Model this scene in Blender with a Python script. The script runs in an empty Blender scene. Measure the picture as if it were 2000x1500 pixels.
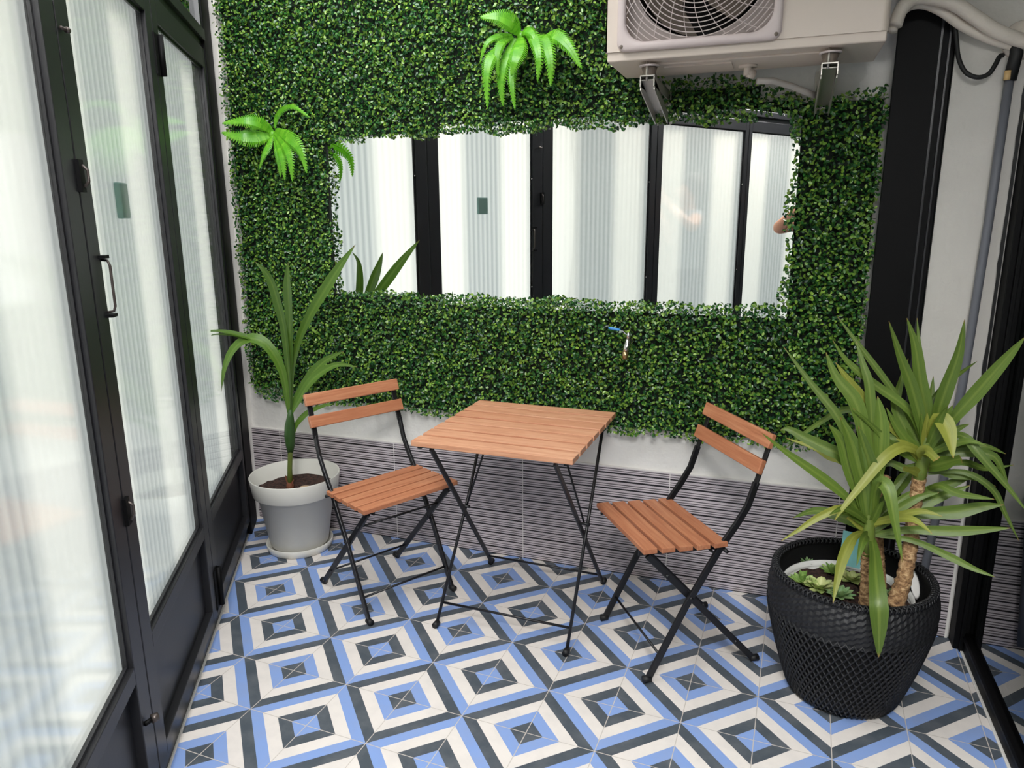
import bpy, math, random
import numpy as np
from mathutils import Vector, Matrix
random.seed(7); rng = np.random.default_rng(7)
S = bpy.context.scene
# ------------------------------------------------------------------ camera, world, lights, exposure
CAM = np.array([2.33988066, -2.68729435, 1.43220121])
RW = np.array([[0.94096404, 0.33841799, -0.00774203],
               [0.07064753, -0.21869868, -0.97323163],
               [-0.33105227, 0.91522901, -0.22969599]])
FPX = 1418.75
cd = bpy.data.cameras.new('camera'); cam = bpy.data.objects.new('camera', cd); S.collection.objects.link(cam)
m = Matrix(((RW[0][0], -RW[1][0], -RW[2][0], CAM[0]), (RW[0][1], -RW[1][1], -RW[2][1], CAM[1]), (RW[0][2], -RW[1][2], -RW[2][2], CAM[2]), (0, 0, 0, 1)))
cam.matrix_world = m
cd.sensor_width = 36; cd.lens = FPX / 2000 * 36; cd.clip_start = 0.02
S.camera = cam
S.view_settings.view_transform = 'Standard'; S.view_settings.look = 'None'
S.view_settings.gamma = 1; S.view_settings.use_curve_mapping = False
S.view_settings.exposure = 0.50
wd = bpy.data.worlds.new('overcast_sky'); S.world = wd; wd.use_nodes = True
bg = wd.node_tree.nodes['Background']; bg.inputs[0].default_value = (0.93, 0.97, 1.0, 1); bg.inputs[1].default_value = 1.7


def area(name, loc, target, sx, sy, power, col=(1, 1, 1)):
    l = bpy.data.lights.new(name, 'AREA'); l.shape = 'RECTANGLE'; l.size = sx; l.size_y = sy; l.energy = power; l.color = col
    o = bpy.data.objects.new(name, l); S.collection.objects.link(o); o.location = loc
    o.rotation_euler = (Vector(target) - Vector(loc)).to_track_quat('-Z', 'Y').to_euler()
    return o


area('sky_light', (1.05, -2.1, 3.9), (0.95, -0.3, 0.8), 1.8, 1.8, 70, (1.0, 0.99, 0.98))
area('rear_fill', (2.3, -3.6, 3.15), (1.1, 0.0, 0.4), 1.5, 1.3, 175, (1.0, 0.99, 0.98))  # fill lamp added high behind the camera to lift lower wall and pot

# lamp added behind the frosted doors to brighten the blinds
area('blind_backlight', (1.4 - 1.5, -2.25 - .8, 1.25), (1.4, -2.25, 1.25), 5.6, 2.4, 20, (1.0, 0.99, 0.965))

# ------------------------------------------------------------------ helpers
R = math.radians


def ray(x, y):
    return RW.T @ np.array([(x - 1000) / FPX, (y - 750) / FPX, 1.0])


def W(x, y, Y):
    """point of the scene seen at photo position (x, y) and standing at depth Y"""
    d = ray(x, y); return Vector(CAM + d * (Y - CAM[1]) / d[1])


def tag(o, label=None, cat=None, group=None, kind=None):
    if label: o['label'] = label
    if cat: o['category'] = cat
    if group: o['group'] = group
    if kind: o['kind'] = kind
    return o


def empty(name, loc, label, cat, group=None, rz=0.0):
    o = bpy.data.objects.new(name, None); S.collection.objects.link(o)
    o.location = loc; o.rotation_euler = (0, 0, rz); o.empty_display_size = 0.05
    return tag(o, label, cat, group)


def smooth(pts, m_=6):
    pts = [Vector(p) for p in pts]; out = []
    for k in range(len(pts) - 1):
        p0, p1, p2, p3 = pts[max(k - 1, 0)], pts[k], pts[k + 1], pts[min(k + 2, len(pts) - 1)]
        for i in range(m_):
            f = i / m_; out.append(.5 * ((2 * p1) + (p2 - p0) * f + (2 * p0 - 5 * p1 + 4 * p2 - p3) * f * f + (3 * p1 - p0 - 3 * p2 + p3) * f ** 3))
    return out + [pts[-1]]


class MB:
    def __init__(s): s.v = []; s.f = []; s.s = []

    def add(s, vs, fs, smooth=False):
        k = len(s.v); s.v += [tuple(v) for v in vs]; s.f += [tuple(i + k for i in f) for f in fs]; s.s += [smooth] * len(fs); return s

    def box(s, x0, x1, y0, y1, z0, z1, M=None):
        vs = [Vector((x, y, z)) for x in (x0, x1) for y in (y0, y1) for z in (z0, z1)]
        if M is not None: vs = [M @ v for v in vs]
        return s.add(vs, [(0, 1, 3, 2), (4, 6, 7, 5), (0, 4, 5, 1), (2, 3, 7, 6), (0, 2, 6, 4), (1, 5, 7, 3)])

    def bar(s, a, b, w, t, up=(0, 0, 1)):
        """rectangular bar from a to b, w across, t thick"""
        a = Vector(a); b = Vector(b); d = (b - a).normalized(); x = d.cross(Vector(up))
        if x.length < 1e-4: x = d.cross(Vector((1, 0, 0)))
        x.normalize(); y = x.cross(d).normalized()
        vs = [p + x * (i * w / 2) + y * (j * t / 2) for p in (a, b) for i, j in ((-1, -1), (1, -1), (1, 1), (-1, 1))]
        return s.add(vs, [(3, 2, 1, 0), (4, 5, 6, 7), (0, 1, 5, 4), (1, 2, 6, 5), (2, 3, 7, 6), (3, 0, 4, 7)])

    def tube(s, pts, r, n=8, cap=True, flat=None):
        pts = [Vector(p) for p in pts]; rr = r if hasattr(r, '__len__') else [r] * len(pts)
        vs = []; fs = []; prev = None
        for i, p in enumerate(pts):
            d = (pts[min(i + 1, len(pts) - 1)] - pts[max(i - 1, 0)]).normalized()
            if prev is None:
                x = d.orthogonal().normalized() if flat is None else (Vector(flat) - d * Vector(flat).dot(d)).normalized()
            else:
                x = (prev - d * prev.dot(d)).normalized()
            prev = x; y = d.cross(x)
            vs += [p + (x * math.cos(2 * math.pi * k / n) + y * math.sin(2 * math.pi * k / n)) * rr[i] for k in range(n)]
        for i in range(len(pts) - 1):
            for k in range(n):
                fs.append((i * n + k, i * n + (k + 1) % n, (i + 1) * n + (k + 1) % n, (i + 1) * n + k))
        if cap:
            fs.append(tuple(range(n - 1, -1, -1))); fs.append(tuple(range((len(pts) - 1) * n, len(pts) * n)))
        return s.add(vs, fs, True)

    def strip(s, pts, w, t, side):
        """flat bar following a path: width w along side, thickness t"""
        pts = [Vector(p) for p in pts]; side = Vector(side).normalized(); vs = []; fs = []
        for i, p in enumerate(pts):
            d = (pts[min(i + 1, len(pts) - 1)] - pts[max(i - 1, 0)]).normalized()
            n = d.cross(side).normalized()
            vs += [p + side * (a * w / 2) + n * (b * t / 2) for a, b in ((-1, -1), (1, -1), (1, 1), (-1, 1))]
        for i in range(len(pts) - 1):
            for k in range(4): fs.append((i * 4 + k, i * 4 + (k + 1) % 4, (i + 1) * 4 + (k + 1) % 4, (i + 1) * 4 + k))
        fs += [(3, 2, 1, 0), tuple(range((len(pts) - 1) * 4, len(pts) * 4))]
        return s.add(vs, fs)

    def lathe(s, prof, n=64, c=(0, 0, 0), closed=False):
        vs = []; fs = []
        for r, z in prof:
            vs += [(c[0] + r * math.cos(2 * math.pi * k / n), c[1] + r * math.sin(2 * math.pi * k / n), c[2] + z) for k in range(n)]
        for i in range(len(prof) - 1):
            for k in range(n):
                fs.append((i * n + k, i * n + (k + 1) % n, (i + 1) * n + (k + 1) % n, (i + 1) * n + k))
        return s.add(vs, fs, True)

    def build(s, name, mat, parent=None, bevel=0.0, seg=2, loc=None, M=None):
        me = bpy.data.meshes.new(name); me.from_pydata(s.v, [], s.f)
        me.polygons.foreach_set('use_smooth', s.s)
        if mat: me.materials.append(mat)
        me.update()
        o = bpy.data.objects.new(name, me); S.collection.objects.link(o)
        if parent: o.parent = parent
        if M is not None: me.transform(M)
        if loc is not None: o.location = loc
        if bevel:
            b = o.modifiers.new('bevel', 'BEVEL'); b.width = bevel; b.segments = seg; b.limit_method = 'ANGLE'; b.angle_limit = R(40)
        return o


def rel(o, loc):
    """shift a mesh written in world coordinates so that its origin sits at loc (its parent is an empty standing there)"""
    o.data.transform(Matrix.Translation(-Vector(loc))); return o


# ------------------------------------------------------------------ materials
def srgb(r, g, b):
    return tuple(((c / 255) / 12.92 if c / 255 <= .04045 else ((c / 255 + .055) / 1.055) ** 2.4) for c in (r, g, b)) + (1,)


def newmat(name):
    mt = bpy.data.materials.new(name); mt.use_nodes = True; nt = mt.node_tree
    return mt, nt, nt.nodes['Principled BSDF']


class N:
    def __init__(s, nt): s.nt = nt

    def node(s, t, **k):
        n = s.nt.nodes.new(t)
        for a, b in k.items(): setattr(n, a, b)
        return n

    def link(s, a, b): s.nt.links.new(a, b)

    def m(s, op, a, b=None, c=None, clamp=False):
        n = s.node('ShaderNodeMath', operation=op); n.use_clamp = clamp
        for i, q in enumerate((a, b, c)):
            if q is None: continue
            if hasattr(q, 'is_linked') or hasattr(q, 'links'): s.link(q, n.inputs[i])
            else: n.inputs[i].default_value = q
        return n.outputs[0]

    def mix(s, f, a, b):
        n = s.node('ShaderNodeMix', data_type='RGBA')
        for i, q in ((0, f), (6, a), (7, b)):
            if hasattr(q, 'links'): s.link(q, n.inputs[i])
            else: n.inputs[i].default_value = q
        return n.outputs[2]

    def noise(s, vec, scale, detail=2, rough=.5):
        n = s.node('ShaderNodeTexNoise'); n.inputs['Scale'].default_value = scale; n.inputs['Detail'].default_value = detail; n.inputs['Roughness'].default_value = rough
        if vec is not None: s.link(vec, n.inputs['Vector'])
        return n.outputs[0]

    def pos(s): return s.node('ShaderNodeNewGeometry').outputs['Position']

    def obj(s): return s.node('ShaderNodeTexCoord').outputs['Object']

    def scale(s, vec, sc):
        n = s.node('ShaderNodeMapping'); n.inputs['Scale'].default_value = sc; s.link(vec, n.inputs[0]); return n.outputs[0]

    def sep(s, v):
        n = s.node('ShaderNodeSeparateXYZ'); s.link(v, n.inputs[0]); return n.outputs

    def bump(s, h, p, strength=.3, dist=.002):
        b = s.node('ShaderNodeBump'); b.inputs['Strength'].default_value = strength; b.inputs['Distance'].default_value = dist
        s.link(h, b.inputs['Height']); s.link(b.outputs[0], p.inputs['Normal'])


def plain(name, col, rough=.5, metal=0, spec=.5, bump=None, var=0.0):
    mt, nt, p = newmat(name); g = N(nt)
    p.inputs['Base Color'].default_value = col; p.inputs['Roughness'].default_value = rough; p.inputs['Metallic'].default_value = metal
    p.inputs['Specular IOR Level'].default_value = spec
    if var:
        nz = g.noise(g.obj(), 9, 4)
        c = g.mix(nz, tuple(x * (1 - var) for x in col[:3]) + (1,), tuple(min(1, x * (1 + var)) for x in col[:3]) + (1,)); g.link(c, p.inputs['Base Color'])
    if bump: g.bump(g.noise(g.obj(), bump[0], 4), p, bump[1], bump[2])
    return mt


M_white_wall = plain('white_plaster', srgb(232, 229, 224), .85, bump=(45, .5, .006), var=.04)
M_black = plain('black_painted_steel', srgb(33, 33, 36), .38, spec=.5, bump=(120, .12, .001))
M_black_matt = plain('black_matt_steel', srgb(8, 8, 9), .55, spec=.15)
M_leg = plain('black_powder_coat', srgb(22, 22, 25), .42)
M_rubber = plain('black_rubber', srgb(16, 16, 17), .6)
M_grey_pot = plain('light_grey_plastic', srgb(214, 212, 204), .5, var=.03)
M_white_pot = plain('white_plastic', srgb(225, 224, 220), .4)
M_basket = plain('black_wicker', srgb(21, 21, 24), .55, bump=(90, .6, .003))
M_hole_shade = plain('black_hole_shade', srgb(10, 10, 10), .9)
M_ac = plain('warm_white_painted_metal', srgb(214, 200, 188), .45, var=.02)
M_ac_grille = plain('pale_grille_plastic', srgb(206, 192, 190), .4)
M_dark = plain('dark_cavity', srgb(18, 15, 14), .8)
M_fan = plain('taupe_fan_plastic', srgb(112, 100, 90), .5)
M_galv = plain('galvanised_steel', srgb(190, 186, 178), .42, metal=.75, bump=(60, .2, .001), var=.1)
M_chrome = plain('chrome', srgb(210, 208, 204), .16, metal=1)
M_brass = plain('aged_brass', srgb(176, 150, 110), .3, metal=.9)
M_blue = plain('blue_lever_plastic', srgb(58, 134, 200), .4)
M_conduit = plain('grey_conduit', srgb(104, 106, 114), .5, bump=(200, .2, .001))
M_wrap = plain('off_white_pipe_wrap', srgb(222, 212, 200), .6, bump=(28, .7, .006))
M_teal_card = plain('turquoise_card', srgb(140, 208, 212), .5)
M_white_card = plain('white_plant_tag', srgb(236, 234, 230), .4)
M_coconut = plain('pale_brown_husk', srgb(176, 150, 122), .8, bump=(40, .5, .004), var=.2)
M_stemfib = plain('brown_stem_fibre', srgb(110, 64, 42), .8, bump=(80, .6, .004), var=.25)
M_skin = plain('skin', srgb(196, 140, 112), .5)
M_shirt = plain('grey_shirt_cloth', srgb(120, 124, 130), .9)
M_trousers = plain('dark_trouser_cloth', srgb(50, 54, 66), .9)
M_hair = plain('dark_brown_hair', srgb(48, 34, 26), .6)
M_shoe = plain('dark_shoe', srgb(40, 40, 42), .6)
M_phone = plain('phone_case', srgb(25, 26, 30), .3)
M_green_box = plain('dark_green_box', srgb(96, 138, 132), .6)
M_trim = plain('white_tile_trim', srgb(235, 232, 226), .35)
M_pink = plain('pink_plaster', srgb(205, 178, 172), .8, bump=(30, .4, .005), var=.08)


def soil():
    mt, nt, p = newmat('potting_soil'); g = N(nt)
    nz = g.noise(g.obj(), 90, 5, .7)
    r = g.node('ShaderNodeValToRGB'); g.link(nz, r.inputs[0])
    r.color_ramp.elements[0].color = srgb(20, 13, 10); r.color_ramp.elements[1].color = srgb(92, 60, 48)
    r.color_ramp.elements[0].position = .35; r.color_ramp.elements[1].position = .75
    g.link(r.outputs[0], p.inputs['Base Color']); p.inputs['Roughness'].default_value = .95
    g.bump(nz, p, .9, .01); return mt


M_soil = soil()


def wood(name, a, b, c):
    mt, nt, p = newmat(name); g = N(nt)
    tc = g.obj(); info = g.node('ShaderNodeObjectInfo')
    off = g.node('ShaderNodeVectorMath', operation='ADD'); g.link(tc, off.inputs[0])
    cb = g.node('ShaderNodeCombineXYZ'); g.link(g.m('MULTIPLY', info.outputs['Random'], 37.0), cb.inputs[0]); g.link(g.m('MULTIPLY', info.outputs['Random'], 11.0), cb.inputs[1]); g.link(cb.outputs[0], off.inputs[1])
    v = g.scale(off.outputs[0], (3.5, 60, 60)); n1 = g.noise(v, 1.6, 6, .62)
    n2 = g.noise(g.scale(off.outputs[0], (2.5, 14, 14)), 1.3, 3, .5)
    r = g.node('ShaderNodeValToRGB'); g.link(n1, r.inputs[0])
    e = r.color_ramp.elements; e[0].position = .3; e[0].color = a; e[1].position = .72; e[1].color = c
    k = r.color_ramp.elements.new(.5); k.color = b
    tone = g.mix(g.m('MULTIPLY', n2, .55), r.outputs[0], tuple(x * .62 for x in b[:3]) + (1,))
    tone2 = g.mix(g.m('MULTIPLY', info.outputs['Random'], .42), tone, a)
    g.link(tone2, p.inputs['Base Color']); p.inputs['Roughness'].default_value = .5
    g.bump(n1, p, .25, .001); return mt


M_wood = wood('oiled_acacia', srgb(186, 122, 90), srgb(214, 156, 120), srgb(232, 184, 150))
M_wood_chair = wood('oiled_acacia_darker', srgb(166, 100, 68), srgb(192, 126, 90), srgb(214, 156, 116))


def floor_mat():
    mt, nt, p = newmat('patterned_cement_tile'); g = N(nt)
    x, y, z = g.sep(g.pos())[:3]
    th = R(43.1); U = .283; c, s_ = math.cos(th) / U, math.sin(th) / U
    I = g.m('ADD', g.m('ADD', g.m('MULTIPLY', x, c), g.m('MULTIPLY', y, s_)), .38 + 100)
    J = g.m('ADD', g.m('SUBTRACT', g.m('MULTIPLY', x, s_), g.m('MULTIPLY', y, c)), -3.37 + 100)
    par = g.m('MODULO', g.m('ADD', g.m('FLOOR', I), g.m('FLOOR', J)), 2.0)
    a = g.m('ABSOLUTE', g.m('SUBTRACT', g.m('MULTIPLY', g.m('FRACT', I), 2.0), 1.0))
    b = g.m('ABSOLUTE', g.m('SUBTRACT', g.m('MULTIPLY', g.m('FRACT', J), 2.0), 1.0))
    mx = g.m('MAXIMUM', a, b)
    blue, dark, white = srgb(132, 160, 214), srgb(74, 82, 90), srgb(226, 219, 213)

    def rings(c0, c1, c2, c3):
        o = g.mix(g.m('GREATER_THAN', mx, .25), c0, c1)
        o = g.mix(g.m('GREATER_THAN', mx, .50), o, c2)
        return g.mix(g.m('GREATER_THAN', mx, .77), o, c3)
    A = rings(dark, blue, white, dark); B = rings(blue, dark, white, blue)
    col = g.mix(g.m('GREATER_THAN', par, .5), B, A)
    nz = g.noise(g.pos(), 14, 5, .6)
    col = g.mix(g.m('MULTIPLY', g.m('SUBTRACT', nz, .42, clamp=True), .6), col, srgb(160, 158, 160))
    gr = g.m('LESS_THAN', g.m('ABSOLUTE', g.m('SUBTRACT', a, b)), .0125)
    col = g.mix(gr, col, srgb(196, 188, 180))
    g.link(col, p.inputs['Base Color'])
    g.link(g.m('ADD', g.m('MULTIPLY', nz, .25), .33), p.inputs['Roughness'])
    g.bump(g.m('SUBTRACT', 1.0, gr), p, .4, .001); p.inputs['Specular IOR Level'].default_value = .4
    return mt


M_floor = floor_mat()


def stripe_mat():
    mt, nt, p = newmat('striped_wall_tile'); g = N(nt)
    P = g.pos(); x, y, z = g.sep(P)[:3]
    zz = g.m('ADD', z, g.m('MULTIPLY', g.noise(g.scale(P, (.8, .8, 4)), 1.0, 1), .005))
    fr = g.m('FRACT', g.m('DIVIDE', zz, .0327))
    idx = g.m('FLOOR', g.m('DIVIDE', zz, .0327))
    cell = g.node('ShaderNodeTexWhiteNoise', noise_dimensions='1D'); g.link(g.m('ADD', idx, g.m('MULTIPLY', g.m('FLOOR', g.m('DIVIDE', g.m('SUBTRACT', x, .21), .6)), 31.0)), cell.inputs['W'])
    cv = cell.outputs['Value']
    thick = g.m('LESS_THAN', fr, g.m('ADD', .15, g.m('MULTIPLY', cv, .07)))
    thin = g.m('MAXIMUM', g.m('LESS_THAN', g.m('ABSOLUTE', g.m('SUBTRACT', fr, g.m('ADD', .36, g.m('MULTIPLY', cv, .08)))), .052),
               g.m('LESS_THAN', g.m('ABSOLUTE', g.m('SUBTRACT', fr, .67)), .058))
    lite = g.m('LESS_THAN', g.m('ABSOLUTE', g.m('SUBTRACT', fr, .56)), .03)
    big = g.noise(g.scale(P, (2, 2, 55)), 1.0, 2)
    base = g.mix(big, srgb(168, 158, 162), srgb(218, 208, 212))
    base = g.mix(g.m('MULTIPLY', lite, .5), base, srgb(232, 226, 226))
    base = g.mix(g.m('MULTIPLY', thin, .85), base, srgb(56, 49, 53))
    dark = thick
    col = g.mix(thick, base, srgb(30, 27, 29))
    # joints
    jx = g.m('FRACT', g.m('DIVIDE', g.m('ADD', x, .385), .6))
    j = g.m('LESS_THAN', g.m('ABSOLUTE', g.m('SUBTRACT', jx, .5)), .0035)
    jx2 = g.m('LESS_THAN', g.m('ABSOLUTE', g.m('SUBTRACT', g.m('FRACT', g.m('DIVIDE', g.m('SUBTRACT', x, .21), .6)), 0.0)), .005)
    top = g.m('GREATER_THAN', z, .4505)
    edge = g.m('MAXIMUM', jx2, top)
    col = g.mix(edge, col, srgb(222, 218, 214))
    g.link(col, p.inputs['Base Color']); p.inputs['Roughness'].default_value = .38
    g.bump(g.m('SUBTRACT', 1.0, dark), p, .5, .002)
    return mt


M_stripe = stripe_mat()


def leaf_mat(name, c1, c2, rough=.35, trans=.25, spec=.5, tipc=None):
    mt, nt, p = newmat(name); g = N(nt)
    geo = g.node('ShaderNodeNewGeometry'); r = g.node('ShaderNodeValToRGB'); g.link(geo.outputs['Random Per Island'], r.inputs[0])
    r.color_ramp.elements[0].color = c1; r.color_ramp.elements[1].color = c2
    if tipc: k_ = r.color_ramp.elements.new(.5); k_.color = tipc
    col = r.outputs[0]
    g.link(col, p.inputs['Base Color']); p.inputs['Roughness'].default_value = rough; p.inputs['Specular IOR Level'].default_value = spec
    if trans:
        t = g.node('ShaderNodeBsdfTranslucent'); g.link(col, t.inputs[0]); mx = g.node('ShaderNodeMixShader'); mx.inputs[0].default_value = trans
        g.link(p.outputs[0], mx.inputs[1]); g.link(t.outputs[0], mx.inputs[2]); g.link(mx.outputs[0], nt.nodes['Material Output'].inputs[0])
    return mt


M_hedge = leaf_mat('boxwood_leaf', srgb(18, 54, 34), srgb(140, 176, 66), .3, .12, .6, srgb(48, 106, 40))
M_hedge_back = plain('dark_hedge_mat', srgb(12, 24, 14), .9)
M_fern = leaf_mat('bright_fern', srgb(92, 172, 30), srgb(128, 198, 52), .35, .3, .6)


def blade_mat(name, c1, c2, mid, tip, rough=.42):
    """long leaf: fine parallel veins along V, pale midrib, dry tip (uv: u across, v along)"""
    mt, nt, p = newmat(name); g = N(nt)
    uv = g.node('ShaderNodeUVMap'); sp = g.node('ShaderNodeSeparateXYZ'); g.link(uv.outputs[0], sp.inputs[0]); u, v = sp.outputs[0], sp.outputs[1]
    info = g.node('ShaderNodeObjectInfo')
    cb = g.node('ShaderNodeCombineXYZ'); g.link(g.m('MULTIPLY', u, 26.0), cb.inputs[0]); g.link(g.m('MULTIPLY', v, 2.0), cb.inputs[1]); g.link(g.m('MULTIPLY', info.outputs['Random'], 50.0), cb.inputs[2])
    n1 = g.noise(cb.outputs[0], 1.0, 3)
    col = g.mix(n1, c1, c2)
    col = g.mix(g.m('MULTIPLY', info.outputs['Random'], .45), col, tuple(x * .45 for x in c1[:3]) + (1,))
    md = g.m('SUBTRACT', 1.0, g.m('MULTIPLY', g.m('ABSOLUTE', g.m('SUBTRACT', u, .5)), 7.0), clamp=True)
    col = g.mix(g.m('MULTIPLY', md, .22), col, mid)
    tp = g.m('MULTIPLY', g.m('SUBTRACT', v, .95, clamp=True), 18.0, clamp=True)
    col = g.mix(tp, col, tip)
    g.link(col, p.inputs['Base Color']); p.inputs['Roughness'].default_value = rough
    g.bump(n1, p, .25, .001)
    t = g.node('ShaderNodeBsdfTranslucent'); g.link(col, t.inputs[0]); mx = g.node('ShaderNodeMixShader'); mx.inputs[0].default_value = .22
    g.link(p.outputs[0], mx.inputs[1]); g.link(t.outputs[0], mx.inputs[2]); g.link(mx.outputs[0], nt.nodes['Material Output'].inputs[0])
    return mt


M_yucca = blade_mat('yucca_blade', srgb(74, 106, 36), srgb(130, 154, 62), srgb(176, 190, 92), srgb(150, 110, 62))
M_yucca_yel = blade_mat('yucca_blade_yellowing', srgb(132, 146, 52), srgb(184, 184, 84), srgb(205, 200, 110), srgb(176, 128, 70))
M_palm = blade_mat('palm_blade', srgb(64, 102, 30), srgb(108, 144, 48), srgb(148, 172, 84), srgb(110, 74, 50))
M_palm_stem = plain('green_palm_stem', srgb(96, 110, 46), .5, var=.25)
M_palm_sheath = plain('dark_green_sheath', srgb(44, 76, 26), .5, var=.2)


def trunk_mat():
    mt, nt, p = newmat('yucca_bark'); g = N(nt)
    P = g.obj(); n1 = g.noise(g.scale(P, (60, 60, 90)), 1.0, 4, .7)
    r = g.node('ShaderNodeValToRGB'); g.link(n1, r.inputs[0]); e = r.color_ramp.elements
    e[0].position = .33; e[0].color = srgb(88, 60, 42); e[1].position = .68; e[1].color = srgb(218, 186, 142)
    k = e.new(.5); k.color = srgb(168, 130, 90)
    g.link(r.outputs[0], p.inputs['Base Color']); p.inputs['Roughness'].default_value = .85; g.bump(n1, p, .9, .006); return mt


M_trunk = trunk_mat()
M_yucca_sheath = plain('yucca_leaf_sheath', srgb(104, 122, 50), .5, var=.3)


def blind_mat():
    """ribbed sheer cloth with white bands painted in for light shining through; object x runs along the door leaf 0..1 m, object z is height"""
    mt, nt, p = newmat('ribbed_blind_cloth'); g = N(nt)
    uv = g.node('ShaderNodeUVMap'); sp = g.node('ShaderNodeSeparateXYZ'); g.link(uv.outputs[0], sp.inputs[0]); u, v = sp.outputs[0], sp.outputs[1]

    def band(a, b, w):
        up = g.node('ShaderNodeMapRange', interpolation_type='SMOOTHSTEP'); g.link(u, up.inputs[0]); up.inputs[1].default_value = a - w; up.inputs[2].default_value = a + w
        dn = g.node('ShaderNodeMapRange', interpolation_type='SMOOTHSTEP'); g.link(u, dn.inputs[0]); dn.inputs[1].default_value = b - w; dn.inputs[2].default_value = b + w
        return g.m('MULTIPLY', up.outputs[0], g.m('SUBTRACT', 1.0, dn.outputs[0]))
    w = g.m('MAXIMUM', band(.05, .33, .05), band(.66, .92, .05))
    top = g.node('ShaderNodeMapRange', interpolation_type='SMOOTHSTEP'); g.link(v, top.inputs[0]); top.inputs[1].default_value = .90; top.inputs[2].default_value = .95; top.inputs[3].default_value = 1; top.inputs[4].default_value = 0
    w = g.m('MULTIPLY', w, top.outputs[0])
    x = g.m('MULTIPLY', u, 2 * math.pi * 24)
    line = g.m('ADD', g.m('MULTIPLY', g.m('SINE', x), .5), .5)
    grey = g.mix(line, srgb(168, 172, 172), srgb(198, 200, 198))
    col = g.mix(w, grey, srgb(236, 234, 228))  # white bands put transmitted light into the cloth colour
    g.link(col, p.inputs['Base Color']); p.inputs['Roughness'].default_value = .9
    t = g.node('ShaderNodeBsdfTranslucent'); g.link(col, t.inputs[0]); mx = g.node('ShaderNodeMixShader'); mx.inputs[0].default_value = .5
    g.link(p.outputs[0], mx.inputs[1]); g.link(t.outputs[0], mx.inputs[2]); g.link(mx.outputs[0], nt.nodes['Material Output'].inputs[0])
    return mt


M_blind = blind_mat()


def pane_mat(name, tint, rough, spec_mul=1.0, frost=0.0):
    mt, nt, p = newmat(name); g = N(nt); nt.nodes.remove(p)
    tr = g.node('ShaderNodeBsdfTransparent'); tr.inputs[0].default_value = tint
    gl = g.node('ShaderNodeBsdfGlossy'); gl.inputs['Roughness'].default_value = rough; gl.inputs[0].default_value = (.98, 1, 1, 1)
    fr = g.node('ShaderNodeFresnel'); fr.inputs[0].default_value = 1.5
    fac = g.m('MULTIPLY', fr.outputs[0], spec_mul, clamp=True)
    base = tr.outputs[0]
    if frost:
        df = g.node('ShaderNodeBsdfDiffuse'); df.inputs[0].default_value = srgb(232, 234, 232); m0 = g.node('ShaderNodeMixShader'); m0.inputs[0].default_value = frost
        g.link(base, m0.inputs[1]); g.link(df.outputs[0], m0.inputs[2]); base = m0.outputs[0]
    mx = g.node('ShaderNodeMixShader'); g.link(fac, mx.inputs[0]); g.link(base, mx.inputs[1]); g.link(gl.outputs[0], mx.inputs[2])
    g.link(mx.outputs[0], nt.nodes['Material Output'].inputs[0]); return mt


M_frost = pane_mat('frosted_door_glass', srgb(252, 253, 251), .10, .40, .05)
M_glass = pane_mat('clear_door_glass', srgb(205, 215, 210), .01, 1.7)
M_mirror = plain('mirror_silver', (.93, .94, .93, 1), .0, metal=1)

# ------------------------------------------------------------------ geometry of the yard
D = Vector((0.522, -0.853, 0)).normalized(); NN = Vector((0.853, 0.522, 0)).normalized(); P0 = Vector((0.017, 0.0, 0))
MD = Matrix(((D.x, NN.x, 0, P0.x), (D.y, NN.y, 0, P0.y), (0, 0, 1, 0), (0, 0, 0, 1)))   # (along door, towards yard, up)


def struct(o): o['kind'] = 'structure'; return o


# floor: wedge shaped yard
fl = MB(); fl.add([(-.3, .12, 0), (3.05, .12, 0), (3.05, -5.3, 0), (2.9, -5.3, 0)], [(0, 3, 2, 1)])
fl.add([(-.3, .12, -.08), (3.05, .12, -.08), (3.05, -5.3, -.08), (2.9, -5.3, -.08)], [(0, 1, 2, 3)])
struct(fl.build('floor', M_floor))
# back wall, plaster with a band of striped tile at its foot
wb = struct(MB().box(.0, 2.66, .008, .2, 0, 3.0).build('wall_back', M_white_wall))
MB().box(.055, 2.645, .0, .008, 0, .455).build('striped_tile_band', M_stripe, wb)
MB().box(2.64, 2.65, -.002, .01, 0, .458).build('white_tile_edging', M_trim, wb)
wr = struct(MB().box(-.1, .055, -.045, .2, 0, 3.0).build('wall_left', M_white_wall))
MB().add([(.056, 0, 0), (.056, 0, .455), (.030, -.047, 0), (.030, -.047, .455), (.04, .0, 0), (.04, 0, .455), (.02, -.047, 0), (.02, -.047, .455)], [(0, 1, 3, 2), (2, 3, 7, 6), (4, 6, 7, 5), (1, 5, 7, 3)]).build('striped_tile_band', M_stripe, wr)
# right part of the back wall, standing proud of it
w2 = struct(MB().box(2.79, 2.988, -.082, .2, 0, 3.0).build('wall_right_return', plain('shaded_plaster', srgb(206, 202, 196), .85, bump=(45, .5, .006), var=.06)))  # white plaster darkened in its colour to stand in for shade
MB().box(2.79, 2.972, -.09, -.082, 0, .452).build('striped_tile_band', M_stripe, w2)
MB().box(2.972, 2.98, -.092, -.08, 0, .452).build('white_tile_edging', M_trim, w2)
rg = MB(); zz_ = [.46 + i * .03 for i in range(84)]; vs = []
for z_ in zz_: vs += [(2.974 - abs(random.gauss(0, .0022)), -.0905, z_), (2.982, -.0905, z_)]
rg.add(vs, [(2 * i, 2 * i + 1, 2 * i + 3, 2 * i + 2) for i in range(83)]); rg.box(2.975, 2.981, -.0903, -.082, .46, 2.95)
rg.build('ragged_gap_strip', M_rubber, w2)  # black strip added, standing in for the shaded gap beside the door frame
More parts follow.
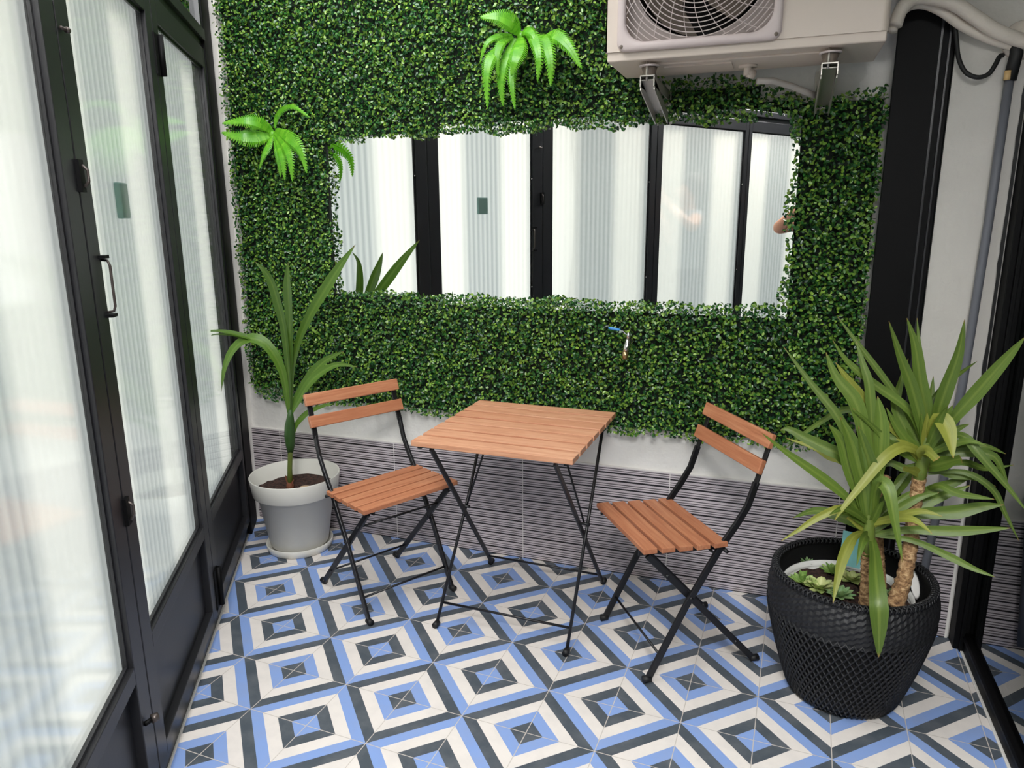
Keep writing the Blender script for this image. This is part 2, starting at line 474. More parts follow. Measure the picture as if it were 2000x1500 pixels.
# steel column
col = empty('steel_column', (2.705, -.03, 0), 'black painted steel column beside the hedge wall, behind the yucca basket', 'column')
rel(MB().box(2.65, 2.79, -.07, .1, 0, 3.0).build('column_body', M_black_matt, col, .002), col.location)
rel(MB().box(2.632, 2.785, -.088, -.07, 0, 3.0).build('front_flange', M_black_matt, col, .002), col.location)
rel(MB().box(2.745, 2.751, -.094, -.088, 0, 3.0).build('edge_strip', M_black, col), col.location)
rel(MB().box(2.768, 2.773, -.096, -.088, 0, 3.0).build('edge_strip', M_black, col), col.location)

# ------------------------------------------------------------------ folding glass doors on the left
GZ0, GZ1 = .422, 1.996


def blind(s0, s1, label):
    n = 240; vs = []; fs = []; uvs = []
    for i in range(n + 1):
        u = i / n; s = s0 + (s1 - s0) * u; d = -.030 + .0012 * math.sin(u * 2 * math.pi * 24) - .004 * math.sin(u * math.pi * 2 * 2)
        for z in (.3, 2.1): vs.append(MD @ Vector((s, d, z)))
    for i in range(n): fs.append((2 * i, 2 * i + 2, 2 * i + 3, 2 * i + 1))
    mb = MB().add(vs, fs, True); o = mb.build('ribbed_blind', M_blind)
    uvl = o.data.uv_layers.new(name='UVMap')
    for pl in o.data.polygons:
        for li in pl.loop_indices:
            vi = o.data.loops[li].vertex_index; uvl.data[li].uv = ((vi // 2) / n, vi % 2)
    tag(o, label, 'blind', 'ribbed blinds behind the frosted doors')
    return o


def door_leaf(k, a0, a1, g0, g1, ro=0.0, ex=None):
    """leaf from a0 to a1 along the wall, glass from g0 to g1"""
    base = MD @ Vector(((a0 + a1) / 2, 0, 0))
    t = bpy.data.objects.new('door_%d' % k, None); S.collection.objects.link(t); t.location = base; t.empty_display_size = .05; struct(t)
    T = 0.028
    fr = MB()
    fr.box(a0, g0, -.006, .02, .066, 2.069, MD); fr.box(g1, a1, -.006, .02, .066, 2.069, MD)
    fr.box(g0, g1, -.006, .02, GZ1, 2.069, MD); fr.box(g0, g1, -.006, .02, GZ0 - T * 1.5, GZ0, MD); fr.box(g0, g1, -.006, .02, .066, .11, MD)
    rel(fr.build('leaf_frame', M_black, t, .002), base)
    # glazing bead
    bd = MB(); w = .009
    for (x0, x1, z0, z1) in ((g0, g0 + w, GZ0, GZ1), (g1 - w, g1, GZ0, GZ1), (g0 + w, g1 - w, GZ0, GZ0 + w), (g0 + w, g1 - w, GZ1 - w, GZ1)): bd.box(x0, x1, .003, .009, z0, z1, MD)
    rel(bd.build('glazing_bead', M_black, t), base)
    gp = rel(MB().box(g0, g1, -.003, .002, GZ0, GZ1, MD).build('glass_pane', M_frost, t), base)
    rel(MB().box(g0, g1, -.012, -.002, .11, GZ0 - T * 1.5, MD).build('kick_panel', M_black, t), base)
    for z in (.55, 1.0, 1.62):
        sc = MB().lathe([(0, 0), (.004, 0), (.004, .003), (0, .004)], 10); o = sc.build('screw', M_chrome, t)
        Mx = MD @ Matrix.Translation((g1 - .004, .014, z)) @ Matrix.Rotation(R(-90), 4, 'X'); o.data.transform(Mx); rel(o, base)
    return t


d1 = door_leaf(1, .235, 1.030, .27, .965)
d2 = door_leaf(2, 1.036, 1.806, 1.10, 1.735)
d3 = door_leaf(3, 1.812, 2.772, 1.885, 2.72)
d4 = door_leaf(4, 2.778, 3.747, 2.83, 3.71)
d5 = door_leaf(5, 3.753, 4.70, 3.79, 4.65)
blind(.20, 1.033, 'pale ribbed blind behind the narrow frosted glass door next to the corner')
blind(1.033, 1.809, 'pale ribbed blind behind the middle frosted glass door, with a dark green box showing')
blind(1.809, 2.775, 'pale ribbed blind behind the frosted glass door nearest the camera, left of the pull handle')
blind(2.775, 3.75, 'pale ribbed blind seen only in the mirror, in the fourth door from the corner')
blind(3.75, 4.703, 'pale ribbed blind seen only in the mirror, in the fifth door, beside the elbow')
# green box behind glass of door 2
gb = MB().box(1.37, 1.435, -.024, -.008, 1.425, 1.515, MD).build('wall_box', M_green_box, None, .004)
tag(gb, 'small dark green box hanging behind the middle frosted glass door', 'box')
# jamb, head rail, sill
jm = MB(); jm.box(.06, .228, -.04, .024, 0, 3.0, MD); struct(jm.build('trim_1', M_black_matt, None, .003))
hd = MB(); hd.box(.228, 5.6, -.03, .012, 2.072, 2.145, MD); hd.box(.228, 5.6, -.04, .028, 2.10, 2.14, MD); struct(hd.build('trim_2', M_black, None, .002))
sl = MB(); sl.box(.228, 5.6, -.04, .004, 0, .062, MD); struct(sl.build('trim_3', M_black, None, .002))
st = MB(); st.box(.1, 5.6, .004, .011, 0, .005, MD); struct(st.build('trim_4', M_trim))
# transom lights over the head rail
for k, (a, b) in enumerate(((.26, 1.8), (1.9, 3.6), (3.7, 5.3))):
    wn = MB()
    wn.box(a - .05, a, -.02, .02, 2.145, 3.0, MD); wn.box(b, b + .05, -.02, .02, 2.145, 3.0, MD)
    w_ = struct(wn.build('window_%d' % (k + 1), M_black)); MB().box(a, b, -.003, .003, 2.145, 2.96, MD).build('window_pane', M_glass, w_)
struct(MB().box(.0, 5.4, -.62, -.55, 2.25, 3.3, MD).build('wall_outside', M_pink))

# hardware (parts of the doors they are screwed to)
def dpart(name, mb, mat, par, door, bevel=0):
    o = mb.build(name, mat, par, bevel); rel(o, door.location + (par.location if par is not door else Vector())); return o


def sub(name, door, c):
    o = bpy.data.objects.new(name, None); S.collection.objects.link(o); o.parent = door; o.location = Vector(c) - door.location; o.empty_display_size = .02; return o


def hw(door, name, c, *items):
    """first mesh is the part, the others are its sub-parts"""
    first = None
    for nm, mb, mat in items:
        o = mb.build(nm if first else name, mat, first or door)
        o.data.transform(Matrix.Translation(-Vector(door.location)))
        if first is None: first = o
    return first


def T(*p): return [MD @ Vector(q) for q in p]


M_hw = plain('dark_bronze_hardware', srgb(92, 84, 80), .4, metal=.6)
hw(d2, 'pull_handle', None,
   ('grip', MB().tube(T((1.735, .018, 1.338), (1.735, .032, 1.336), (1.735, .036, 1.325), (1.735, .036, 1.235), (1.735, .032, 1.224), (1.735, .018, 1.222)), .003, 8), M_hw),
   ('end_plate', MB().box(1.725, 1.755, .018, .034, 1.341, 1.348, MD), M_black_matt), ('end_plate', MB().box(1.725, 1.755, .018, .036, 1.212, 1.219, MD), M_black_matt))
for z in (1.51, .77):
    hw(d2, 'door_catch', None, ('', MB().box(1.790, 1.815, .02, .028, z - .03, z + .035, MD), M_black_matt),
       ('catch_lever', MB().tube(T((1.800, .028, z - .02), (1.798, .037, z - .008), (1.797, .037, z + .014), (1.80, .028, z + .024)), .003, 8), M_hw))
hw(d2, 'bolt_stub', None, ('', MB().tube(T((1.80, .024, 1.795), (1.775, .028, 1.795)), .0035, 10), M_hw), ('bolt_head', MB().tube(T((1.782, .028, 1.795), (1.774, .029, 1.795)), .006, 12), M_hw))
hw(d3, 'door_knob', None, ('', MB().tube(T((1.875, .022, .265), (1.860, .036, .265)), .006, 10), M_black_matt), ('knob_head', MB().tube(T((1.860, .033, .265), (1.852, .046, .265)), [.011, .010], 14), M_hw))
for z0, z1 in ((1.84, 1.955), (.08, .225)):
    hw(d1, 'door_hinge', None, ('', MB().box(.985, 1.040, .02, .024, z0, z1, MD), M_black_matt), ('hinge_barrel', MB().tube(T((.998, .03, z0), (.998, .03, z1)), .009, 12), M_black_matt))

# ------------------------------------------------------------------ glass door on the right
tr = bpy.data.objects.new('door_7', None); S.collection.objects.link(tr); struct(tr); tr.location = (3.03, -.6, 0); tr.empty_display_size = .05
fr = MB(); fr.box(2.985, 3.045, -.155, -.088, 0, 3.0); fr.box(3.0, 3.012, -.17, -.155, 0, 3.0)
rel(fr.build('door_frame', M_black_matt, tr, .002), tr.location)
fr = MB(); fr.box(3.012, 3.045, -5.2, -.155, .0, .035); fr.tube([(3.022, -.16, .05), (3.022, -5.2, .05)], .016, 12)
rel(fr.build('bottom_rail', M_black_matt, tr), tr.location)
rel(MB().box(3.026, 3.034, -5.2, -.165, .04, 3.0).build('glass_pane', M_glass, tr), tr.location)
struct(MB().box(3.004, 3.012, -5.2, -.16, 0, .004).build('trim_5', M_trim))
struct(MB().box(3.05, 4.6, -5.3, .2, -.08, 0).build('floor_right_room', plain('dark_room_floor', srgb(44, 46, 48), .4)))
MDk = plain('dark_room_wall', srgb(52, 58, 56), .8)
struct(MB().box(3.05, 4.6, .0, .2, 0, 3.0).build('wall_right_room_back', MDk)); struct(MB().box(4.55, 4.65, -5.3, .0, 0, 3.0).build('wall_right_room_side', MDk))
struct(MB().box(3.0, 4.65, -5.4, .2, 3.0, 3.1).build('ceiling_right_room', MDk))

# unseen overhead slab added to shade the right side, open sky above the rest
struct(MB().box(1.72, 3.3, -2.6, .2, 2.52, 2.7).build('ceiling_shade_slab', M_white_wall))
struct(MB().box(2.6, 3.2, -5.3, -5.1, 0, 3.0).build('wall_front', M_white_wall))
struct(MB().box(4.706, 6.4, -.06, -.002, 0, 3.0, MD).build('wall_left_end', M_white_wall))

# ------------------------------------------------------------------ mirror
al = -.015
mc = Vector((1.42, -.016, 1.415))
mr = empty('wall_mirror', mc, 'wide rectangular wall mirror framed by the artificial hedge', 'mirror', rz=al)
MB().box(-.965, .965, -.003, 0, -.345, .345).build('mirror_glass', M_mirror, mr)
MB().box(-.967, .967, .0, .006, -.347, .347).build('backing_board', M_dark, mr)

# ------------------------------------------------------------------ artificial hedge
HX0, HX1, HZ0 = .10, 2.628, .608


def hole(x, z, mgn=0.0):
    wob = .008 * np.sin(x * 17.0) + .006 * np.sin(x * 41.0 + 1)
    return (x > .585 - mgn + .008 * np.sin(z * 25)) & (x < 2.358 + mgn + .010 * np.sin(z * 21)) & (z > 1.112 - mgn + wob * .6) & (z < 1.722 + mgn + wob)


def hedge_ok(x, z):
    zb = HZ0 + .006 * np.sin(x * 23) + .03 * np.clip((.28 - x) / .18, 0, 1) ** 2 * 1.6
    xl = HX0 + .006 * np.sin(z * 19)
    ok = (z > zb) & (x > xl) & (x < HX1 + .004 * np.sin(z * 30)) & ~hole(x, z)
    top = np.interp(x, [1.86, 2.18, 2.26, 2.40, 2.48, 2.66], [1.875, 1.865, 1.835, 1.785, 1.785, 1.815]) + .005 * np.sin(x * 60)
    under = (x > 1.86) & (z > top)
    return ok & ~under


def hedge():
    n = 105000
    x = rng.uniform(.06, 2.66, n); z = rng.uniform(.57, 2.5, n); keep = hedge_ok(x, z); x = x[keep]; z = z[keep]; n = len(x)
    clump = .5 + .5 * np.sin(x * 61 + 2.1 * np.sin(z * 47)) * np.sin(z * 57 + 1.7 * np.sin(x * 39))
    dep = rng.uniform(0, 1, n) ** .7
    y = -.016 - (.040 + .020 * x / 2.6) * dep * (.72 + .28 * clump)
    sz = rng.uniform(.0048, .0078, n)
    # orientation
    nrm = rng.normal(0, 1, (n, 3)); nrm[:, 1] -= 1.1; nrm[:, 2] += .55; nrm /= np.linalg.norm(nrm, axis=1)[:, None]
    tmp = rng.normal(0, 1, (n, 3)); ax = tmp - (tmp * nrm).sum(1)[:, None] * nrm; ax /= np.linalg.norm(ax, axis=1)[:, None]
    bx = np.cross(nrm, ax)
    c = np.stack([x, y, z], 1)
    # oval leaf, slightly cupped: 6 outline points + midrib fold
    prof = [(-1.0, 0, 0), (-.45, .62, .22), (.45, .66, .22), (1.15, 0, .0), (.45, -.66, .22), (-.45, -.62, .22)]
    V = np.zeros((n, 6, 3))
    for i, (a, b, h_) in enumerate(prof): V[:, i] = c + (ax * a + bx * b + nrm * h_) * sz[:, None]
    V = V.reshape(-1, 3); k = np.arange(n)[:, None] * 6
    F = np.concatenate([k + np.array([[0, 3, 2, 1]]), k + np.array([[0, 5, 4, 3]])], 0)
    me = bpy.data.meshes.new('artificial_hedge'); me.vertices.add(len(V)); me.vertices.foreach_set('co', V.ravel())
    me.loops.add(F.size); me.loops.foreach_set('vertex_index', F.ravel().astype(np.int32))
    me.polygons.add(len(F)); me.polygons.foreach_set('loop_start', np.arange(0, F.size, 4, dtype=np.int32)); me.polygons.foreach_set('loop_total', np.full(len(F), 4, dtype=np.int32))
    me.update(calc_edges=True); me.materials.append(M_hedge)
    o = bpy.data.objects.new('boxwood_foliage', me); S.collection.objects.link(o); return o


hg = empty('artificial_hedge', (1.36, -.01, .6), 'artificial boxwood hedge covering the back wall around the mirror', 'hedge')
ho = hedge(); ho.parent = hg; rel(ho, hg.location); ho['kind'] = 'stuff'
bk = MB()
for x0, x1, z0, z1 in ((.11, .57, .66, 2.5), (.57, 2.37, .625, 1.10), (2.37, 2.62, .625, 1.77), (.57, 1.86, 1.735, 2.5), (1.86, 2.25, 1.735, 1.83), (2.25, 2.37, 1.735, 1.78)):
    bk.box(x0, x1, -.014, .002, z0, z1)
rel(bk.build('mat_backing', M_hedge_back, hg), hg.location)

# ------------------------------------------------------------------ ferns fixed on the hedge


def frond(pts, w, parent, tw=0.0, name='frond'):
    """arched pinnate frond: each leaflet a tooth along both sides"""
    pts = [Vector(p) for p in pts]; n = 26; P = []
    for i in range(n + 1):                                   # Catmull-Rom
        t = i / n * (len(pts) - 1); k = min(int(t), len(pts) - 2); f = t - k
        p0, p1, p2, p3 = pts[max(k - 1, 0)], pts[k], pts[k + 1], pts[min(k + 2, len(pts) - 1)]
        P.append(.5 * ((2 * p1) + (p2 - p0) * f + (2 * p0 - 5 * p1 + 4 * p2 - p3) * f * f + (3 * p1 - p0 - 3 * p2 + p3) * f ** 3))
    mb = MB(); face = Vector((0.15 + tw, -1, .25)).normalized()
    rib = []
    for i in range(n):
        a, b = P[i], P[i + 1]; d = (b - a); u = d.normalized(); sd = u.cross(face).normalized(); nn = sd.cross(u)
        f = (i + .5) / n; ww = w * (min(1, .35 + 2.2 * f)) * (1 - max(0, f - .45) / .56) ** .75
        for sg in (-1, 1):
            tip = (a + b) / 2 + sd * sg * ww + u * ww * .18 - nn * ww * .22
            tip2 = tip + d * .42
            mid = a + sd * sg * ww * .55 + nn * ww * .05; mid2 = a + d * .98 + sd * sg * ww * .55 + nn * ww * .05
            mb.add([a + nn * .001, mid, tip, tip2, mid2, b + nn * .001], [(0, 1, 4, 5), (1, 2, 3, 4)] if sg > 0 else [(5, 4, 1, 0), (4, 3, 2, 1)], False)
    # join all leaflets of a frond into one island colour by sharing the rib
    me = mb.build(name, M_fern, parent)
    rb = MB().tube(P, .0013, 5); mb2 = rb.build('frond_rib', M_fern, me)
    return me


def fern(label, base, fronds, grp=None):
    t = empty('fern', base, label, 'fern')
    for pts, w, tw in fronds:
        q = [W(*p) for p in pts]; o = frond(q, w, t, tw); rel(o, base)
        for c in o.children: rel(c, base)
    rel(MB().lathe([(0, -.02), (.012, -.018), (.016, 0), (.012, .012), (0, .016)], 12, tuple(base)).build('crown', M_fern, t), base)
    return t


b = W(532, 262, -.075)
fern('bright green artificial fern pinned on the left side of the hedge', b, [
    ([(532, 258, -.08), (505, 240, -.14), (475, 236, -.18), (434, 241, -.20)], .031, 0),
    ([(528, 265, -.08), (500, 268, -.13), (470, 268, -.17), (433, 259, -.18)], .038, .2),
    ([(532, 262, -.08), (524, 285, -.12), (514, 305, -.14), (506, 331, -.13)], .016, 0),
    ([(536, 262, -.08), (548, 290, -.14), (552, 315, -.16), (556, 352, -.15)], .022, .1),
    ([(536, 258, -.08), (556, 280, -.15), (566, 310, -.18), (571, 354, -.17)], .025, 0),
    ([(538, 254, -.08), (562, 268, -.15), (585, 292, -.18), (599, 338, -.17)], .030, -.2),
    ([(536, 250, -.08), (543, 222, -.10), (570, 208, -.13), (606, 230, -.14)], .015, .0),
    ([(536, 262, -.08), (542, 292, -.12), (546, 320, -.13), (548, 346, -.12)], .016, .3)])
b = W(1018, 70, -.075)
fern('bright green artificial fern pinned high in the middle of the hedge', b, [
    ([(1015, 66, -.08), (1000, 44, -.13), (972, 32, -.16), (938, 34, -.17)], .036, .1),
    ([(1000, 68, -.08), (975, 70, -.13), (950, 85, -.16), (937, 124, -.16)], .014, 0),
    ([(1002, 72, -.08), (978, 85, -.14), (970, 115, -.16), (974, 150, -.15)], .018, .2),
    ([(985, 85, -.1), (958, 112, -.17), (950, 150, -.19), (952, 212, -.18)], .023, 0),
    ([(1005, 75, -.08), (985, 120, -.13), (978, 165, -.14), (983, 208, -.13)], .022, -.1),
    ([(1008, 75, -.08), (1000, 130, -.12), (1000, 170, -.13), (1006, 214, -.12)], .018, .1),
    ([(1018, 70, -.08), (1014, 95, -.14), (1006, 120, -.17), (998, 148, -.16)], .031, 0),
    ([(1024, 62, -.08), (1042, 72, -.15), (1052, 110, -.19), (1050, 159, -.18)], .023, -.1),
    ([(1050, 72, -.08), (1062, 76, -.14), (1074, 115, -.18), (1076, 168, -.17)], .028, .1),
    ([(1060, 74, -.08), (1085, 68, -.14), (1112, 92, -.17), (1136, 134, -.17)], .027, -.1),
    ([(1018, 66, -.08), (1028, 58, -.12), (1040, 66, -.15), (1046, 84, -.16)], .02, .1)])

# ------------------------------------------------------------------ tap
tc = W(1226, 668, -.09); t = empty('wall_tap', tc, 'chrome garden tap with a blue lever sticking out of the hedge', 'tap')
tb = MB(); x, y, z = tc
tb.tube([(x + .005, .0, z), (x + .004, -.06, z), (x + .002, -.085, z + .002)], [.012, .012, .014], 14)
tb.tube([(x, -.075, z + .012), (x, -.088, z - .006), (x - .004, -.098, z - .022), (x - .006, -.100, z - .036)], [.013, .014, .011, .010], 14)
rel(tb.build('tap_body', M_chrome, t), tc)
rel(MB().tube([(x + .001, -.085, z + .012), (x + .002, -.086, z + .034)], [.009, .006], 12).build('valve_stem', M_chrome, t), tc)
rel(MB().tube([(x - .006, -.1, z - .034), (x - .006, -.1, z - .062)], [.013, .012], 6).build('hose_connector', M_brass, t), tc)
lv = MB().strip([(x + .006, -.086, z + .026), (x - .008, -.09, z + .030), (x - .018, -.094, z + .041), (x - .03, -.096, z + .043)], .008, .003, (0, 1, .1)); rel(lv.build('lever_neck', M_chrome, t), tc)
rel(MB().tube([(x - .026, -.095, z + .043), (x - .035, -.097, z + .045), (x - .062, -.1, z + .049), (x - .070, -.101, z + .050)], [.003, .0052, .0055, .003], 10).build('lever_grip', M_blue, t), tc)

# ------------------------------------------------------------------ air conditioner
ax0, ax1, ay0, ay1, az0, az1 = 1.812, 2.578, -.38, -.08, 1.866, 2.42
a0 = Vector((2.19, -.23, az0)); ac = empty('air_conditioner', a0, 'outdoor air conditioning unit hung on brackets over the mirror', 'air conditioner')
sh = MB()
sh.box(ax0, ax0 + .012, ay0 + .03, ay1, az0 + .03, az1); sh.box(ax1 - .012, ax1, ay0 + .03, ay1, az0 + .03, az1)
sh.box(ax0, ax1, ay0 + .03, ay1, az1 - .012, az1); sh.box(ax0, ax1, ay1 - .01, ay1, az0 + .03, az1)
rel(sh.build('casing', M_ac, ac), a0)
# base tray with rolled edge and stiffening ribs under it
tyb = MB(); tyb.box(ax0 + .004, ax1 - .004, ay0 + .006, ay1, az0 + .004, az0 + .034)
tyb.box(ax0 + .10, ax1 - .12, ay0 + .07, ay1 - .06, az0 - .002, az0 + .006)
rel(tyb.build('base_tray', M_ac, ac, .006, 3), a0)
ux = MB(); ux.box(ax0 + .16, ax0 + .36, ay0 + .1, ay0 + .2, az0 - .006, az0 + .0)
ux.tube([(2.215, -.2, az0 + .004), (2.215, -.2, az0 - .03)], .012, 12); ux.tube([(2.215, -.2, az0 - .022), (2.235, -.19, az0 - .028)], .013, 12)
ux.lathe([(0, 0), (.028, 0), (.028, -.008), (0, -.008)], 20, (2.215, -.2, az0)); rel(ux.build('drain_spout', M_ac, ac), a0)


def rrect(cx, cz, hw, hh, r, n=8):
    p = []
    for sx, sz, a in ((1, 1, 0), (-1, 1, 90), (-1, -1, 180), (1, -1, 270)):
        for k in range(n + 1):
            t_ = R(a + 90 * k / n); p.append((cx + sx * (hw - r) + r * math.cos(t_), cz + sz * (hh - r) + r * math.sin(t_)))
    return p


gx0, gx1, gz0, gz1 = 1.848, 2.308, 1.893, 2.353
gcx, gcz, gh = (gx0 + gx1) / 2, (gz0 + gz1) / 2, (gx1 - gx0) / 2
inner = rrect(gcx, gcz, gh - .024, gh - .024, .06); outer = rrect(gcx, gcz, gh, gh, .028)
# front cover: plate with a rounded opening
cov = MB(); N_ = len(inner)
big = []
for (px_, pz_) in outer:
    ddx, ddz = px_ - gcx, pz_ - gcz; k = gh * 1.0
    big.append((px_, pz_))
rectp = rrect((ax0 + gx1 + .01) / 2, (az0 + .03 + az1) / 2, (gx1 + .01 - ax0) / 2, (az1 - az0 - .03) / 2, .002)
vs = [(p[0], ay0, p[1]) for p in rectp] + [(p[0], ay0, p[1]) for p in inner] + [(p[0], ay0 + .03, p[1]) for p in inner]
fs = []
for i in range(N_):
    j = (i + 1) % N_; fs += [(i, N_ + i, N_ + j, j), (N_ + i, 2 * N_ + i, 2 * N_ + j, N_ + j)]
cov.add(vs, fs)
cov.box(gx1 + .01, ax1 - .02, ay0, ay0 + .03, az0 + .03, az1)
# rounded right corner
q = [(ax1 - .02 + .02 * math.sin(R(a)), ay0 + .02 - .02 * math.cos(R(a))) for a in range(0, 91, 10)] + [(ax1, ay0 + .035)]
vs = [(x_, y_, z_) for x_, y_ in q for z_ in (az0 + .03, az1)]; cov.add(vs, [(2 * i, 2 * i + 2, 2 * i + 3, 2 * i + 1) for i in range(len(q) - 1)], True)
cov.box(ax0, ax0 + .004, ay0, ay0 + .03, az0 + .03, az1)
rel(cov.build('front_cover', M_ac, ac), a0)
# pressed lower lip
rel(MB().tube([(ax0 + .002, ay0 + .004, az0 + .034), (ax1 - .02, ay0 + .004, az0 + .034)], .0035, 8).build('pressed_lip', M_ac, ac), a0)
# shroud plate with round opening
shp = MB(); NS = 72; ci = [(gcx + .196 * math.cos(2 * math.pi * k / NS), gcz + .196 * math.sin(2 * math.pi * k / NS)) for k in range(NS)]
so = []
for k in range(NS):
    c_, s__ = math.cos(2 * math.pi * k / NS), math.sin(2 * math.pi * k / NS); m_ = gh / max(abs(c_), abs(s__)); so.append((gcx + m_ * c_, gcz + m_ * s__))
vs = [(p[0], ay0 + .028, p[1]) for p in so] + [(p[0], ay0 + .030, p[1]) for p in ci] + [(p[0], ay0 + .09, p[1]) for p in ci]
fs = []
for k in range(NS):
    j = (k + 1) % NS; fs += [(k, NS + k, NS + j, j), (NS + k, 2 * NS + k, 2 * NS + j, NS + j)]
shp.add(vs, fs, False); rel(shp.build('fan_shroud', plain('shroud_plastic', srgb(160, 148, 144), .5), ac), a0)
rel(MB().box(ax0 + .02, gx1 + .02, ay0 + .2, ay0 + .21, az0 + .03, az1 - .02).build('condenser_coil', M_dark, ac), a0)
fn = rel(MB().tube([(gcx, ay0 + .06, gcz), (gcx, ay0 + .12, gcz)], [.045, .05], 24).build('fan', M_fan, ac), a0)
for k in range(3):
    bl = MB(); vs = []; nn_ = 10
    for i in range(nn_ + 1):
        for j_, rr in enumerate((.045, .11, .18)):
            a = R(120 * k + 25 + (i / nn_) * (62 + 12 * j_) + 18 * j_); yy = ay0 + .06 + .055 * (i / nn_)
            vs.append((gcx + rr * math.cos(a), yy, gcz + rr * math.sin(a)))
    bl.add(vs, [(3 * i + j_, 3 * i + 3 + j_, 3 * i + 4 + j_, 3 * i + 1 + j_) for i in range(nn_) for j_ in (0, 1)], True)
    bb = bl.build('fan_blade', M_fan, fn); rel(bb, a0)
# grille rim
rim = MB(); pr_ = [(0, 0, .0), (1, .0, -.010), (2, .5, -.014), (3, 1, -.010), (4, 1, .004)]
prof = [(outer, 0.0), (outer, -.008), (rrect(gcx, gcz, gh - .006, gh - .006, .026), -.013), (rrect(gcx, gcz, gh - .018, gh - .018, .056), -.013), (inner, -.008), (inner, .004)]
vs = [(p[0], ay0 + off, p[1]) for ring, off in prof for p in ring]
fs = [(k * N_ + i, k * N_ + (i + 1) % N_, (k + 1) * N_ + (i + 1) % N_, (k + 1) * N_ + i) for k in range(len(prof) - 1) for i in range(N_)]
gr_ = rel(MB().add(vs, fs, True).build('grille', M_ac_grille, ac), a0)
for sx, sz in ((-1, -1), (1, -1), (-1, 1), (1, 1)):
    o = MB().lathe([(0, .002), (.0045, .001), (.006, 0)], 12).build('grille_screw', M_fan, gr_); o.data.transform(Matrix.Translation((gcx + sx * (gh - .014), ay0 - .0125, gcz + sz * (gh - .014))) @ Matrix.Rotation(R(90), 4, 'X')); rel(o, a0)


def inside(x_, z_):
    hx = gh - .022; dx, dz = abs(x_ - gcx), abs(z_ - gcz)
    if dx > hx or dz > hx: return False
    if dx > hx - .058 and dz > hx - .058: return (dx - hx + .058) ** 2 + (dz - hx + .058) ** 2 < .058 ** 2
    return True


wr_ = MB()
for k in range(3, 25):
    r_ = .0128 * k; run = []; nseg = 96
    for i in range(nseg + 1):
        a = 2 * math.pi * i / nseg; x_, z_ = gcx + r_ * math.cos(a), gcz + r_ * math.sin(a)
        if inside(x_, z_): run.append((x_, ay0 - .006, z_))
        else:
            if len(run) > 1: wr_.tube(run, .0016, 5, False)
            run = []
    if len(run) > 1: wr_.tube(run, .0016, 5, False)
for k in range(26):
    run = []
    for i in range(30):
        r_ = .035 + i * .0095; a = 2 * math.pi * k / 26 + r_ * 2.3; x_, z_ = gcx + r_ * math.cos(a), gcz + r_ * math.sin(a)
        if inside(x_, z_): run.append((x_, ay0 - .003, z_))
    if len(run) > 1: wr_.tube(run, .0013, 5, False)
rel(wr_.build('grille_wires', M_ac_grille, gr_), a0)
rel(MB().lathe([(0, 0), (.04, 0), (.04, .006), (0, .008)], 24).build('grille_hub', M_ac_grille, gr_, M=Matrix.Translation((gcx, ay0 - .004, gcz)) @ Matrix.Rotation(R(90), 4, 'X')), a0)


def bracket(xc, label):
    o = Vector((xc, -.05, 1.74)); t = empty('wall_bracket', o, label, 'bracket', 'galvanised brackets under the air conditioner')
    ar = MB(); w, h_, th = .044, .03, .003

    def channel(mb, A, B, upv):
        A = Vector(A); B = Vector(B); d = (B - A).normalized(); x_ = Vector((1, 0, 0)); u = d.cross(x_).normalized()
        if u.z < 0: u = -u
        for off, ww, tt in ((u * 0, w, th),): mb.bar(A + off, B + off, ww, tt, up=u)
        for sg in (-1, 1):
            mb.bar(A + x_ * sg * (w / 2 - th / 2) - u * h_ / 2, B + x_ * sg * (w / 2 - th / 2) - u * h_ / 2, th, h_, up=u)
    channel(ar, (xc, -.36, 1.828), (xc, -.02, 1.828), None); rel(ar.build('arm', M_galv, t), o)
    dg = MB(); channel(dg, (xc, -.345, 1.818), (xc, -.045, 1.752), None); rel(dg.build('strut', M_galv, t), o)
    rel(MB().box(xc - .026, xc + .026, -.022, -.018 + .012, 1.735, 1.862).build('wall_plate', M_galv, t), o)
    ft = MB().lathe([(0, 0), (.024, 0), (.019, .012), (.024, .026), (0, .026)], 20, (xc, -.325, 1.830)); rel(ft.build('rubber_foot', M_fan, t), o)
    rel(MB().lathe([(0, 0), (.03, 0), (.03, .004), (0, .004)], 20, (xc, -.33, 1.857)).build('washer', M_ac_grille, t), o)
    rel(MB().tube([(xc - .004, -.345, 1.815), (xc - .004, -.345, 1.872)], .004, 8).build('bolt', M_galv, t), o)
    return t


bracket(1.936, 'galvanised bracket under the fan end of the air conditioner, left one')
bracket(2.44, 'galvanised bracket under the plain end of the air conditioner, right one')
hs = MB().tube([W(1478, 158, -.19), W(1510, 158, -.17), W(1545, 168, -.13), W(1575, 180, -.10), W(1592, 187, -.085)], .010, 14); tag(hs.build('drain_hose', plain('pale_grey_hose', srgb(176, 170, 164), .5)), 'short pale grey drain hose hanging under the air conditioner', 'hose')

